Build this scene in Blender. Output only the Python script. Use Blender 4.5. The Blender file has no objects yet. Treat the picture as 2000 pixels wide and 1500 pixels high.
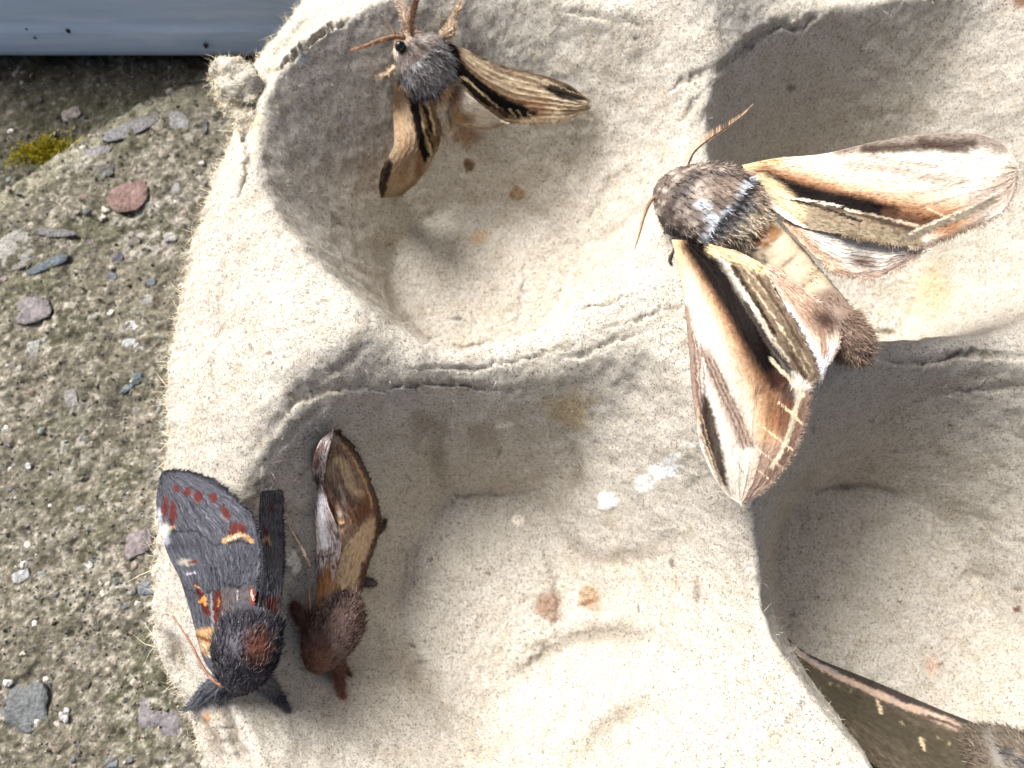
import bpy, math, random
import numpy as np
from mathutils import Vector

random.seed(7)
RNG = np.random.default_rng(11)
MM = 0.001                      # everything below is laid out in millimetres

# ------------------------------------------------------------------ camera
CAM_H = 105.0                   # camera height above the cup floors (mm)
TILT = math.radians(16.0)
FPX = 1500.0                    # focal length in photo pixels (photo is 2000 x 1500)
scene = bpy.context.scene
cam_data = bpy.data.cameras.new("camera")
cam_data.sensor_fit = 'HORIZONTAL'
cam_data.sensor_width = 36.0
cam_data.lens = 36.0 * FPX / 2000.0
cam_data.clip_start = 0.002
cam_data.clip_end = 100.0
cam_data.dof.use_dof = True
cam_data.dof.focus_distance = 0.076
cam_data.dof.aperture_fstop = 48.0
cam = bpy.data.objects.new("camera", cam_data)
cam.location = (0, 0, CAM_H * MM)
cam.rotation_euler = (TILT, 0, 0)
scene.collection.objects.link(cam)
scene.camera = cam

# ------------------------------------------------------------------ sky + sun
SUN_EL = math.radians(49.0)
SUN_AZ = (-0.72, 0.69)          # towards the sun, in plan
n_ = math.hypot(*SUN_AZ)
SUN_DIR = Vector((SUN_AZ[0] / n_ * math.cos(SUN_EL), SUN_AZ[1] / n_ * math.cos(SUN_EL), math.sin(SUN_EL)))
world = bpy.data.worlds.new("World")
scene.world = world
world.use_nodes = True
wn = world.node_tree
bg = wn.nodes["Background"]
sky = wn.nodes.new("ShaderNodeTexSky")
sky.sky_type = 'NISHITA'
sky.sun_disc = False
sky.sun_elevation = SUN_EL
sky.sun_rotation = math.atan2(SUN_DIR.x, SUN_DIR.y)
sky.air_density = 0.6
sky.dust_density = 8.0
sky.ozone_density = 0.2
wn.links.new(sky.outputs[0], bg.inputs[0])
bg.inputs[1].default_value = 0.10
sun_data = bpy.data.lights.new("sun", 'SUN')
sun_data.energy = 4.3
sun_data.angle = math.radians(28.0)
sun_data.color = (1.0, 0.975, 0.93)
sun = bpy.data.objects.new("sun", sun_data)
sun.rotation_euler = SUN_DIR.to_track_quat('Z', 'Y').to_euler()
sun.location = (-0.2, 0.2, 0.4)
scene.collection.objects.link(sun)
scene.view_settings.view_transform = 'Standard'
scene.view_settings.look = 'None'
scene.view_settings.gamma = 1.0
scene.view_settings.exposure = 0.82
scene.view_settings.use_white_balance = True
scene.view_settings.white_balance_temperature = 6150
scene.view_settings.white_balance_tint = 10
scene.render.engine = 'CYCLES'
scene.cycles.use_denoising = True
scene.cycles.denoising_prefilter = 'ACCURATE'
scene.cycles.max_bounces = 8
scene.cycles.diffuse_bounces = 4

# ------------------------------------------------------------------ pixel <-> place
ST, CT = math.sin(TILT), math.cos(TILT)


def U(px, py, z):
    """photo pixel + height (mm) -> point in mm"""
    px, py, z = np.asarray(px, float), np.asarray(py, float), np.asarray(z, float)
    a = (px - 1000.0) / FPX
    b = (750.0 - py) / FPX
    dy = ST + b * CT
    dz = -CT + b * ST
    k = (z - CAM_H) / dz
    return np.stack([a * k, dy * k, z + 0 * k], -1)


def PX(P):
    P = np.asarray(P, float)
    rz = P[..., 2] - CAM_H
    d = P[..., 1] * ST - rz * CT
    u = P[..., 1] * CT + rz * ST
    return 1000.0 + FPX * P[..., 0] / d, 750.0 - FPX * u / d


# ------------------------------------------------------------------ numpy noise
def _hash(ix, iy, iz, seed):
    h = (ix.astype(np.int64) * 374761393 + iy.astype(np.int64) * 668265263 + iz.astype(np.int64) * 2147483647 + seed * 1274126177) & 0xFFFFFFFF
    h = ((h ^ (h >> 13)) * 1274126177) & 0xFFFFFFFF
    h = ((h ^ (h >> 16)) * 2246822519) & 0xFFFFFFFF
    h = h ^ (h >> 15)
    return (h & 0xFFFFFF) / float(0xFFFFFF) * 2 - 1


def noise(x, y, z=None, seed=0):
    x, y = np.asarray(x, float), np.asarray(y, float)
    z = np.zeros_like(x) if z is None else np.asarray(z, float)
    fx, fy, fz = np.floor(x), np.floor(y), np.floor(z)
    tx, ty, tz = x - fx, y - fy, z - fz
    sx, sy, sz = [t * t * t * (t * (t * 6 - 15) + 10) for t in (tx, ty, tz)]
    out = 0
    for dz_ in ((0, 1) if np.any(tz) else (0,)):
        for dy_ in (0, 1):
            for dx_ in (0, 1):
                w = (sx if dx_ else 1 - sx) * (sy if dy_ else 1 - sy) * (sz if dz_ else 1 - sz)
                out = out + w * _hash(fx + dx_, fy + dy_, fz + dz_, seed)
    return out


def fbm(x, y, z=None, oct=4, seed=0, gain=0.5):
    a, s, f = 0, 1.0, 1.0
    for o in range(oct):
        a = a + s * noise(np.asarray(x) * f, np.asarray(y) * f, None if z is None else np.asarray(z) * f, seed + o * 17)
        s *= gain
        f *= 2.03
    return a


def sstep(a, b, x):
    t = np.clip((x - a) / (b - a + 1e-12), 0, 1)
    return t * t * (3 - 2 * t)


def lin(c):
    c = np.asarray(c, float) / 255.0
    return np.where(c <= 0.04045, c / 12.92, ((c + 0.055) / 1.055) ** 2.4)


def spline(pts, n):
    """smooth curve through pts, n samples evenly by length"""
    P = np.asarray(pts, float)
    if len(P) < 3:
        t = np.linspace(0, 1, n)[:, None]
        return P[0] * (1 - t) + P[-1] * t
    Q = np.vstack([2 * P[0] - P[1], P, 2 * P[-1] - P[-2]])
    out = []
    for i in range(1, len(Q) - 2):
        t = np.linspace(0, 1, 14, endpoint=False)[:, None]
        p0, p1, p2, p3 = Q[i - 1], Q[i], Q[i + 1], Q[i + 2]
        out.append(0.5 * (2 * p1 + (p2 - p0) * t + (2 * p0 - 5 * p1 + 4 * p2 - p3) * t ** 2 + (3 * p1 - p0 - 3 * p2 + p3) * t ** 3))
    C = np.vstack(out + [P[-1:]])
    d = np.r_[0, np.cumsum(np.linalg.norm(np.diff(C[:, :2], axis=0), axis=1))]
    s = np.linspace(0, d[-1], n)
    return np.stack([np.interp(s, d, C[:, k]) for k in range(C.shape[1])], 1)


def dist_poly(X, Y, pts):
    """distance to a polyline, and the parameter 0..1 along it"""
    P = np.asarray(pts, float)[:, :2]
    best = np.full(X.shape, 1e9)
    par = np.zeros(X.shape)
    L = np.r_[0, np.cumsum(np.linalg.norm(np.diff(P, axis=0), axis=1))]
    for i in range(len(P) - 1):
        dx, dy = P[i + 1] - P[i]
        l2 = dx * dx + dy * dy + 1e-9
        t = np.clip(((X - P[i, 0]) * dx + (Y - P[i, 1]) * dy) / l2, 0, 1)
        d = np.hypot(X - P[i, 0] - t * dx, Y - P[i, 1] - t * dy)
        m = d < best
        best = np.where(m, d, best)
        par = np.where(m, (L[i] + t * (L[i + 1] - L[i])) / L[-1], par)
    return best, par


def in_poly(X, Y, pts):
    P = np.asarray(pts, float)
    ins = np.zeros(X.shape, bool)
    j = len(P) - 1
    for i in range(len(P)):
        xi, yi, xj, yj = P[i, 0], P[i, 1], P[j, 0], P[j, 1]
        c = ((yi > Y) != (yj > Y)) & (X < (xj - xi) * (Y - yi) / (yj - yi + 1e-12) + xi)
        ins ^= c
        j = i
    return ins


# ------------------------------------------------------------------ mesh + object helpers
COL = scene.collection


def mesh_np(name, V, F, col=None, smooth=True):
    """V (n,3) in mm, F (m,3|4) int array, col (n,3) linear"""
    V = np.asarray(V, np.float64)
    F = np.asarray(F, np.int32)
    me = bpy.data.meshes.new(name)
    me.vertices.add(len(V))
    me.vertices.foreach_set("co", (V * MM).astype(np.float32).ravel())
    k = F.shape[1]
    me.loops.add(F.size)
    me.loops.foreach_set("vertex_index", F.ravel())
    me.polygons.add(len(F))
    me.polygons.foreach_set("loop_start", np.arange(0, F.size, k, dtype=np.int32))
    me.polygons.foreach_set("use_smooth", np.full(len(F), smooth))
    me.update(calc_edges=True)
    if col is not None:
        a = me.color_attributes.new("Col", 'FLOAT_COLOR', 'POINT')
        c = np.ones((len(V), 4), np.float32)
        c[:, :3] = np.clip(col, 0, 1)
        a.data.foreach_set("color", c.ravel())
    me.validate()
    return me


def link(name, me, mat=None, parent=None, **props):
    o = bpy.data.objects.new(name, me)
    COL.objects.link(o)
    if me is not None and mat is not None:
        me.materials.clear()
        me.materials.append(mat)
    if parent is not None:
        o.parent = parent
        o.matrix_parent_inverse = parent.matrix_world.inverted()
    for k, v in props.items():
        o[k] = v
    return o


def thing(name, label, cat, at, group=None):
    o = bpy.data.objects.new(name, None)
    o.empty_display_size = 0.005
    o.location = Vector(at) * MM
    COL.objects.link(o)
    o["label"] = label
    o["category"] = cat
    if group:
        o["group"] = group
    bpy.context.view_layer.update()
    return o


def grid_faces(n, m, off=0, flip=False):
    i, j = np.meshgrid(np.arange(n - 1), np.arange(m - 1), indexing='ij')
    a = (i * m + j).ravel() + off
    q = np.stack([a, a + m, a + m + 1, a + 1], 1)
    return q[:, ::-1] if flip else q


def solid_grid(G, thick, flip=False):
    """G (n,m,3) top surface; closed shell of given thickness below it"""
    n, m, _ = G.shape
    V = np.vstack([G.reshape(-1, 3), (G - np.array([0, 0, 1.0]) * (thick if np.isscalar(thick) else np.asarray(thick)[..., None])).reshape(-1, 3)])
    N = n * m
    F = [grid_faces(n, m, 0, flip), grid_faces(n, m, N, not flip)]
    idx = np.arange(N).reshape(n, m)
    loop = np.r_[idx[0, :], idx[1:, -1], idx[-1, ::-1][1:], idx[::-1, 0][1:]]
    a, b = loop[:-1], loop[1:]
    side = np.stack([a, b, b + N, a + N], 1)
    F.append(side[:, ::-1] if flip else side)
    return V, np.vstack(F)


def tube(pts, radii, n=60, seg=8):
    """tube along pts (k,3) mm -> V,F (quads)"""
    C = spline(np.c_[np.asarray(pts, float), np.asarray(radii, float)], n) if len(pts) > 2 else spline(np.c_[np.asarray(pts, float), np.asarray(radii, float)], n)
    P, R = C[:, :3], C[:, 3].copy()
    R[0] = R[-1] = 0.01
    T = np.gradient(P, axis=0)
    T /= np.linalg.norm(T, axis=1)[:, None] + 1e-9
    up = np.array([0.13, 0.07, 1.0])
    A = np.cross(T, up)
    A /= np.linalg.norm(A, axis=1)[:, None] + 1e-9
    B = np.cross(A, T)
    th = np.linspace(0, 2 * np.pi, seg, endpoint=False)
    V = P[:, None] + R[:, None, None] * (A[:, None] * np.cos(th)[None, :, None] + B[:, None] * np.sin(th)[None, :, None])
    F = ring_faces(n, seg)
    return V.reshape(-1, 3), F


def ring_faces(n, seg, off=0):
    i, j = np.meshgrid(np.arange(n - 1), np.arange(seg), indexing='ij')
    a = (i * seg + j).ravel()
    b = (i * seg + (j + 1) % seg).ravel()
    return np.stack([a, b, b + seg, a + seg], 1) + off


def hairs(root, dirs, length, width, bend, colr, tipcol=None, seed=0):
    """tapered ribbons: root (n,3), dirs (n,3) unit, length/width (n,), bend (n,3) added towards the tip"""
    r = np.random.default_rng(seed)
    n = len(root)
    L = np.broadcast_to(length, (n,))[:, None]
    W = np.broadcast_to(width, (n,))[:, None]
    side = np.cross(dirs, r.normal(size=(n, 3)) * 0.5 + np.array([0, -0.28, 0.96]))
    side /= np.linalg.norm(side, axis=1)[:, None] + 1e-9
    m = root + dirs * L * 0.5 + bend * L * 0.2
    t = root + dirs * L + bend * L
    V = np.stack([root - side * W, root + side * W, m + side * W * 0.8, m - side * W * 0.8, t], 1).reshape(-1, 3)
    b = np.arange(n) * 5
    F = np.concatenate([np.stack([b, b + 1, b + 2], 1), np.stack([b, b + 2, b + 3], 1), np.stack([b + 3, b + 2, b + 4], 1)])
    tc = colr if tipcol is None else tipcol
    C = np.stack([colr * 0.9, colr * 0.9, colr * 0.5 + tc * 0.5, colr * 0.5 + tc * 0.5, tc], 1).reshape(-1, 3)
    return V, F, C


# ------------------------------------------------------------------ materials
def new_mat(name):
    m = bpy.data.materials.new(name)
    m.use_nodes = True
    nt = m.node_tree
    return m, nt, nt.nodes["Principled BSDF"]


def N(nt, typ, **kw):
    n = nt.nodes.new(typ)
    for k, v in kw.items():
        setattr(n, k, v)
    return n


def mm_coords(nt):
    tc = N(nt, "ShaderNodeTexCoord")
    s = N(nt, "ShaderNodeVectorMath", operation='SCALE')
    s.inputs[3].default_value = 1000.0
    nt.links.new(tc.outputs["Object"], s.inputs[0])
    return s.outputs[0]


def noise_node(nt, co, scale, detail=3, rough=0.55, dist=0.0):
    n = N(nt, "ShaderNodeTexNoise")
    n.inputs["Scale"].default_value = scale
    n.inputs["Detail"].default_value = detail
    n.inputs["Roughness"].default_value = rough
    n.inputs["Distortion"].default_value = dist
    nt.links.new(co, n.inputs["Vector"])
    return n.outputs[0]


def ramp(nt, fac, stops):
    r = N(nt, "ShaderNodeValToRGB")
    el = r.color_ramp.elements
    while len(el) < len(stops):
        el.new(0.5)
    for e, (p, c) in zip(el, stops):
        e.position = p
        e.color = (c, c, c, 1) if np.isscalar(c) else (*c, 1)
    nt.links.new(fac, r.inputs[0])
    return r.outputs[0]


def mixc(nt, blend, fac, a, b):
    m = N(nt, "ShaderNodeMix", data_type='RGBA', blend_type=blend)
    for sock, v in ((m.inputs[0], fac), (m.inputs[6], a), (m.inputs[7], b)):
        if hasattr(v, "links") or hasattr(v, "is_linked"):
            nt.links.new(v, sock)
        else:
            sock.default_value = v if np.isscalar(v) else (*v, 1)
    return m.outputs[2]


def bump(nt, bsdf, h, strength, dist_mm, prev=None):
    b = N(nt, "ShaderNodeBump")
    b.inputs["Strength"].default_value = strength
    b.inputs["Distance"].default_value = dist_mm * MM
    nt.links.new(h, b.inputs["Height"])
    if prev is not None:
        nt.links.new(prev, b.inputs["Normal"])
    nt.links.new(b.outputs[0], bsdf.inputs["Normal"])
    return b.outputs[0]


def attr_col(nt):
    a = N(nt, "ShaderNodeVertexColor")
    a.layer_name = "Col"
    return a.outputs[0]


def make_pulp():
    m, nt, b = new_mat("moulded_pulp")
    co = mm_coords(nt)
    col = attr_col(nt)
    sp = ramp(nt, noise_node(nt, co, 2.9, 4, 0.66, 1.1), [(0.33, 0.36), (0.435, 0.87), (0.54, 1.0), (0.66, 1.10)])
    c1 = mixc(nt, 'MULTIPLY', 1.0, col, sp)
    sp2 = ramp(nt, noise_node(nt, co, 4.6, 2, 0.5, 1.8), [(0.345, 0.18), (0.425, 1.0)])
    c2 = mixc(nt, 'MULTIPLY', 0.9, c1, sp2)
    blot = ramp(nt, noise_node(nt, co, 0.35, 4, 0.6), [(0.3, (0.84, 0.80, 0.72)), (0.55, (1, 1, 1)), (0.75, (1.02, 1.0, 0.95))])
    c3 = mixc(nt, 'MULTIPLY', 0.8, c2, blot)
    nt.links.new(c3, b.inputs["Base Color"])
    b.inputs["Roughness"].default_value = 0.92
    b.inputs["Specular IOR Level"].default_value = 0.18
    n1 = bump(nt, b, noise_node(nt, co, 1.6, 5, 0.7, 0.9), 0.55, 0.4)
    bump(nt, b, noise_node(nt, co, 5.0, 3, 0.7, 1.4), 1.0, 0.18, n1)
    return m


def make_attr(name, rough=0.7, spec=0.3, bscale=4.0, bstr=0.3, bdist=0.1, sheen=0.0, var=(0.78, 1.12)):
    m, nt, b = new_mat(name)
    co = mm_coords(nt)
    col = attr_col(nt)
    v = ramp(nt, noise_node(nt, co, bscale, 3, 0.6), [(0.3, var[0]), (0.7, var[1])])
    nt.links.new(mixc(nt, 'MULTIPLY', 1.0, col, v), b.inputs["Base Color"])
    b.inputs["Roughness"].default_value = rough
    b.inputs["Specular IOR Level"].default_value = spec
    b.inputs["Sheen Weight"].default_value = sheen
    if bstr > 0:
        bump(nt, b, noise_node(nt, co, bscale, 4, 0.6), bstr, bdist)
    return m


def make_plain(name, rgb, rough=0.6, spec=0.4, nscale=2.0, var=0.25, bstr=0.3, bdist=0.15):
    m, nt, b = new_mat(name)
    co = mm_coords(nt)
    v = ramp(nt, noise_node(nt, co, nscale, 4, 0.6), [(0.3, 1 - var), (0.7, 1 + var)])
    nt.links.new(mixc(nt, 'MULTIPLY', 1.0, tuple(rgb), v), b.inputs["Base Color"])
    b.inputs["Roughness"].default_value = rough
    b.inputs["Specular IOR Level"].default_value = spec
    if bstr > 0:
        bump(nt, b, noise_node(nt, co, nscale * 2, 4, 0.6), bstr, bdist)
    return m


MAT_PULP = make_pulp()
MAT_GLOSS = make_attr("glossy_scales", 0.42, 0.4, 5.0, 0.4, 0.08, 0.0)
MAT_WING = make_attr("wing_scales", 0.7, 0.07, 5.0, 0.35, 0.06, 0.0)
MAT_FUR = make_attr("fur", 0.75, 0.08, 3.0, 0.0, 0.0, 0.0)
MAT_BODY = make_attr("body_cuticle", 0.6, 0.3, 3.0, 0.3, 0.08)
MAT_EYE = make_plain("compound_eye", (0.008, 0.007, 0.007), 0.22, 0.6, 6, 0.1, 0.2, 0.03)

# ================================================================== egg box
# the torn side's outline, top -> bottom: (pixel x, pixel y, height mm)
EDGE = [(640, -70, 19), (600, -15, 19), (540, 58, 19), (482, 135, 19), (470, 190, 20), (455, 255, 20), (430, 305, 20), (385, 440, 20),
        (345, 600, 19), (325, 700, 18), (318, 800, 18), (325, 900, 18), (306, 950, 17), (298, 1050, 16), (295, 1150, 15),
        (292, 1250, 14), (322, 1312, 13), (368, 1400, 12), (398, 1500, 12), (430, 1600, 12)]


def world_pts(rows):
    """rows of (px, py, z) seen in the photograph, or ('w', x, y, z) for places out of sight, plus an optional wall exponent"""
    out = []
    for r_ in rows:
        if r_[0] == 'w':
            out.append([r_[1], r_[2], r_[3], r_[4] if len(r_) > 4 else 1.0])
        else:
            out.append(list(U(r_[0], r_[1], r_[2])) + [r_[3] if len(r_) > 3 else 1.0])
    return np.array(out, float)


CUPS = [
    # floor outline, rim outline
    dict(floor=[(768, 505), (798, 455), (865, 412), (940, 400), (1010, 402), (1072, 432), (1106, 485), (1110, 550), (1085, 620), (1030, 675), (940, 700), (850, 680), (788, 605), (764, 550)],
         rim=[(505, 260, 24), (508, 320, 25), (528, 390, 26), (572, 450, 27), (640, 525, 28), (710, 583, 28.5), (765, 628, 27.3), (820, 658, 26), (880, 673, 25), (960, 667, 24.5), (1040, 645, 24.8), (1100, 608, 26), (1170, 545, 28),
              (1240, 470, 29.5, 1.15), (1300, 390, 29.5, 1.2), (1340, 300, 26.5, 1.2), (1335, 220, 25.8, 1.2), (1315, 150, 26.2, 1.15), (1290, 70, 28, 1.1), (1180, 15, 27), (1050, -12, 25.2), (900, -25, 24.6), (760, -5, 24), (680, 35, 23.8),
              (610, 78, 23.5), (548, 140, 23.5), (515, 200, 23.6)]),
    dict(floor=[(868, 974), (950, 964), (1036, 970), (1075, 1040), (1095, 1120), (1094, 1200), (1070, 1280), (1015, 1350), (955, 1400), (890, 1388), (828, 1320), (784, 1210), (782, 1120), (820, 1040)],
         rim=[(590, 800, 26), (640, 768, 25.8), (700, 757, 25.2), (780, 756, 24.4), (880, 751, 23.6), (980, 756, 23), (1060, 744, 23.6), (1120, 718, 25.5), (1200, 690, 28.5, 1.1), (1300, 690, 32, 1.2), (1350, 790, 32, 1.25), (1410, 890, 30.8, 1.3),
              (1452, 972, 29.2, 1.35), (1460, 1040, 27.5, 1.4), (1464, 1100, 26, 1.45), (1472, 1180, 25.5, 1.45), (1490, 1240, 26, 1.4), (1520, 1302, 27.5, 1.35), (1560, 1385, 29.5, 1.25), ('w', 22, -19.5, 33), ('w', 10, -24, 25), ('w', 0, -24.5, 24),
              ('w', -12, -24, 24), ('w', -22, -22, 22), ('w', -27, -14, 17), (452, 1400, 15.5), (446, 1300, 17), (440, 1200, 18.5), (442, 1100, 19.8), (462, 1000, 21.6), (490, 930, 23.4), (535, 862, 25)]),
    dict(floor=[(1548, 985), (1600, 956), (1690, 948), (1762, 965), (1832, 1010), (1890, 1090), (1930, 1190), (1890, 1290), (1800, 1370), (1700, 1400), (1600, 1350), (1535, 1240), (1512, 1100)],
         rim=[(1478, 1000, 29.4), (1482, 1060, 27.6), (1486, 1120, 26.3), (1496, 1190, 25.8), (1518, 1250, 26.4), (1560, 1315, 27.9), (1628, 1400, 30), (1722, 1495, 33), ('w', 34, -23, 28), ('w', 46, -24.5, 24.5), ('w', 58, -23, 27), ('w', 67, -18, 31),
              ('w', 69.5, -8, 26), ('w', 70, 0, 25), ('w', 69.5, 9, 26.5), ('w', 67, 18, 29), (2000, 715, 24.8), (1850, 706, 24.5), (1730, 714, 25.8), (1650, 730, 28.2), (1575, 790, 30), (1510, 890, 31)]),
    dict(floor=[('w', 46.5 + 14 * math.cos(t_), 47.5 + 14 * math.sin(t_), 0.5) for t_ in np.linspace(0, 2 * math.pi, 14, endpoint=False)],
         rim=[(1405, 400, 28.5), (1395, 330, 26.5), (1384, 240, 25.6), (1395, 155, 26.8), (1448, 90, 27), (1525, 42, 26), (1650, 12, 24.8), (1800, -12, 24.6), (1950, -22, 25), ('w', 68, 66, 30), ('w', 69.5, 56, 26), ('w', 70, 47, 25), ('w', 69.5, 38, 26),
              (2000, 626, 24.8), (1850, 644, 25), (1740, 660, 26.2), (1640, 660, 29.5), (1560, 590, 31.5), (1480, 480, 31)]),
]
TOPS = [  # the moulded top surface between the cups
    (430, 500, 24.2), (480, 450, 26), (450, 380, 24.6), (405, 620, 22.8), (480, 600, 26.5), (570, 560, 28), (620, 640, 29), (690, 645, 29.4), (395, 760, 22.3), (480, 740, 26.2), (570, 720, 28.2), (400, 880, 21.8), (470, 850, 24.8),
    (640, 700, 28.8), (720, 655, 28.8), (545, 790, 26.9), (430, 935, 22.2), (700, 715, 27.4), (1250, 560, 32.5), (1330, 480, 33.5), (900, 712, 25.1), (820, 712, 26.2), (1000, 702, 24.8), (1100, 672, 26.6), (1180, 628, 29.5), (1400, 620, 35.3),
    (1460, 660, 35.5), (1380, 540, 34.3), (1440, 800, 33.4), (1540, 660, 32.5), (1480, 880, 31.5), (1390, 100, 28.4), (1370, 200, 26.3), (1368, 300, 26.8), (1330, 20, 29.5), (1240, -10, 29),
    (1850, 675, 25.3), (1720, 690, 26.5), (2000, 668, 25.4), (400, 1050, 18.6), (395, 1150, 17.6), (390, 1250, 16.2), (410, 1340, 15), (430, 1450, 14), (1468, 1040, 28), (1475, 1110, 26.6), (1483, 1180, 26.1), (1505, 1245, 26.7),
    ('w', 23, -22, 34.5), ('w', 70, 23.5, 34), ('w', 70, 71, 34), ('w', 70, -23, 34), ('w', 23, 72, 33), ('w', -22, -24, 22), ('w', 0, -27, 24), ('w', 46, -27, 24), ('w', 46, 74, 24), ('w', 0, 76, 24), ('w', 75, 47, 25), ('w', 75, 0, 25),
    ('w', 75, 93, 24), ('w', 20, 93, 26), ('w', -15, 90, 22), ('w', 82, -36, 26), ('w', 20, -36, 28), ('w', -25, -36, 14), ('w', 46, 90, 12), ('w', 0, 90, 12)]

for c_ in CUPS:
    c_['F'] = world_pts([(p_[0], p_[1], 0.5) if p_[0] != 'w' else p_ for p_ in c_['floor']])
    c_['R'] = world_pts(c_['rim'])
    c_['c'] = c_['F'][:, :2].mean(0)
TW = np.vstack([world_pts(EDGE), world_pts(TOPS)] + [c_['R'] for c_ in CUPS])[:, :3]
D = np.hypot(TW[:, None, 0] - TW[None, :, 0], TW[:, None, 1] - TW[None, :, 1])


def kern(d):
    return -np.sqrt(d * d + 1.5 ** 2)


n_l = len(D)
M_ = np.zeros((n_l + 1, n_l + 1))
M_[:n_l, :n_l] = kern(D) - 0.12 * np.eye(n_l)
M_[:n_l, n_l] = 1
M_[n_l, :n_l] = 1
W_ = np.linalg.solve(M_, np.r_[TW[:, 2], 0])


def around(c, P, col):
    """value of column col (or radius) as a smooth function of angle round the cup"""
    v = P[:, :2] - c
    th = np.arctan2(v[:, 1], v[:, 0])
    val = np.hypot(v[:, 0], v[:, 1]) if col == 'r' else P[:, col]
    o = np.argsort(th)
    th, val = th[o], val[o]
    tt = np.r_[th - 2 * np.pi, th, th + 2 * np.pi]
    vv = np.r_[val, val, val]
    fine = np.linspace(-np.pi, np.pi, 721)
    f0 = np.interp(fine, tt, vv)
    kk = np.exp(-0.5 * (np.arange(-16, 17) / 6.0) ** 2)
    kk /= kk.sum()
    f0 = np.convolve(np.r_[f0[-17:-1], f0, f0[1:17]], kk, 'valid')
    return lambda a: np.interp(a, fine, f0)


def tray_z(x, y):
    z = np.full(x.shape, W_[n_l])
    for i in range(n_l):
        z = z + W_[i] * kern(np.hypot(x - TW[i, 0], y - TW[i, 1]))
    for c_ in CUPS:
        c = c_['c']
        r = np.hypot(x - c[0], y - c[1])
        a = np.arctan2(y - c[1], x - c[0])
        rf, rr, zr, ex = around(c, c_['F'], 'r')(a), around(c, c_['R'], 'r')(a), around(c, c_['R'], 2)(a), around(c, c_['R'], 3)(a)
        t = np.clip((r - rf) / (rr - rf), 0, 1)
        zw = 0.5 + (zr - 0.5) * t ** ex - 0.45 * np.clip(1 - r / rf, 0, 1)
        zw = zw - 0.5 * np.exp(-((r - rf + 0.2 + 0.5 * noise(x / 3, y / 3, seed=14)) / 0.55) ** 2) * (0.5 + 0.5 * noise(x / 6, y / 6, seed=15))
        z = np.where(r < rr, zw, z)
    return z


def blur(Z, sy, sx_):
    for ax, s_ in ((0, sy), (1, sx_)):
        n = int(3 * s_) + 1
        k = np.exp(-0.5 * (np.arange(-n, n + 1) / s_) ** 2)
        k /= k.sum()
        Zp = np.pad(Z, [(n, n) if i == ax else (0, 0) for i in range(2)], mode='edge')
        Z = sum(k[j] * (Zp[j:j + Z.shape[0]] if ax == 0 else Zp[:, j:j + Z.shape[1]]) for j in range(2 * n + 1))
    return Z


edge_w = U(*np.array(EDGE, float).T)
eo = np.argsort(edge_w[:, 1])
edge_w = edge_w[eo]
Y0, Y1, X1 = -36.0, 93.0, 82.0


def edge_x(y):
    e = np.interp(y, edge_w[:, 1], edge_w[:, 0])
    return np.where(y > 81, np.maximum(e, -19.0 - np.maximum(0, 83.5 - y) * 6.0), e)


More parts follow.
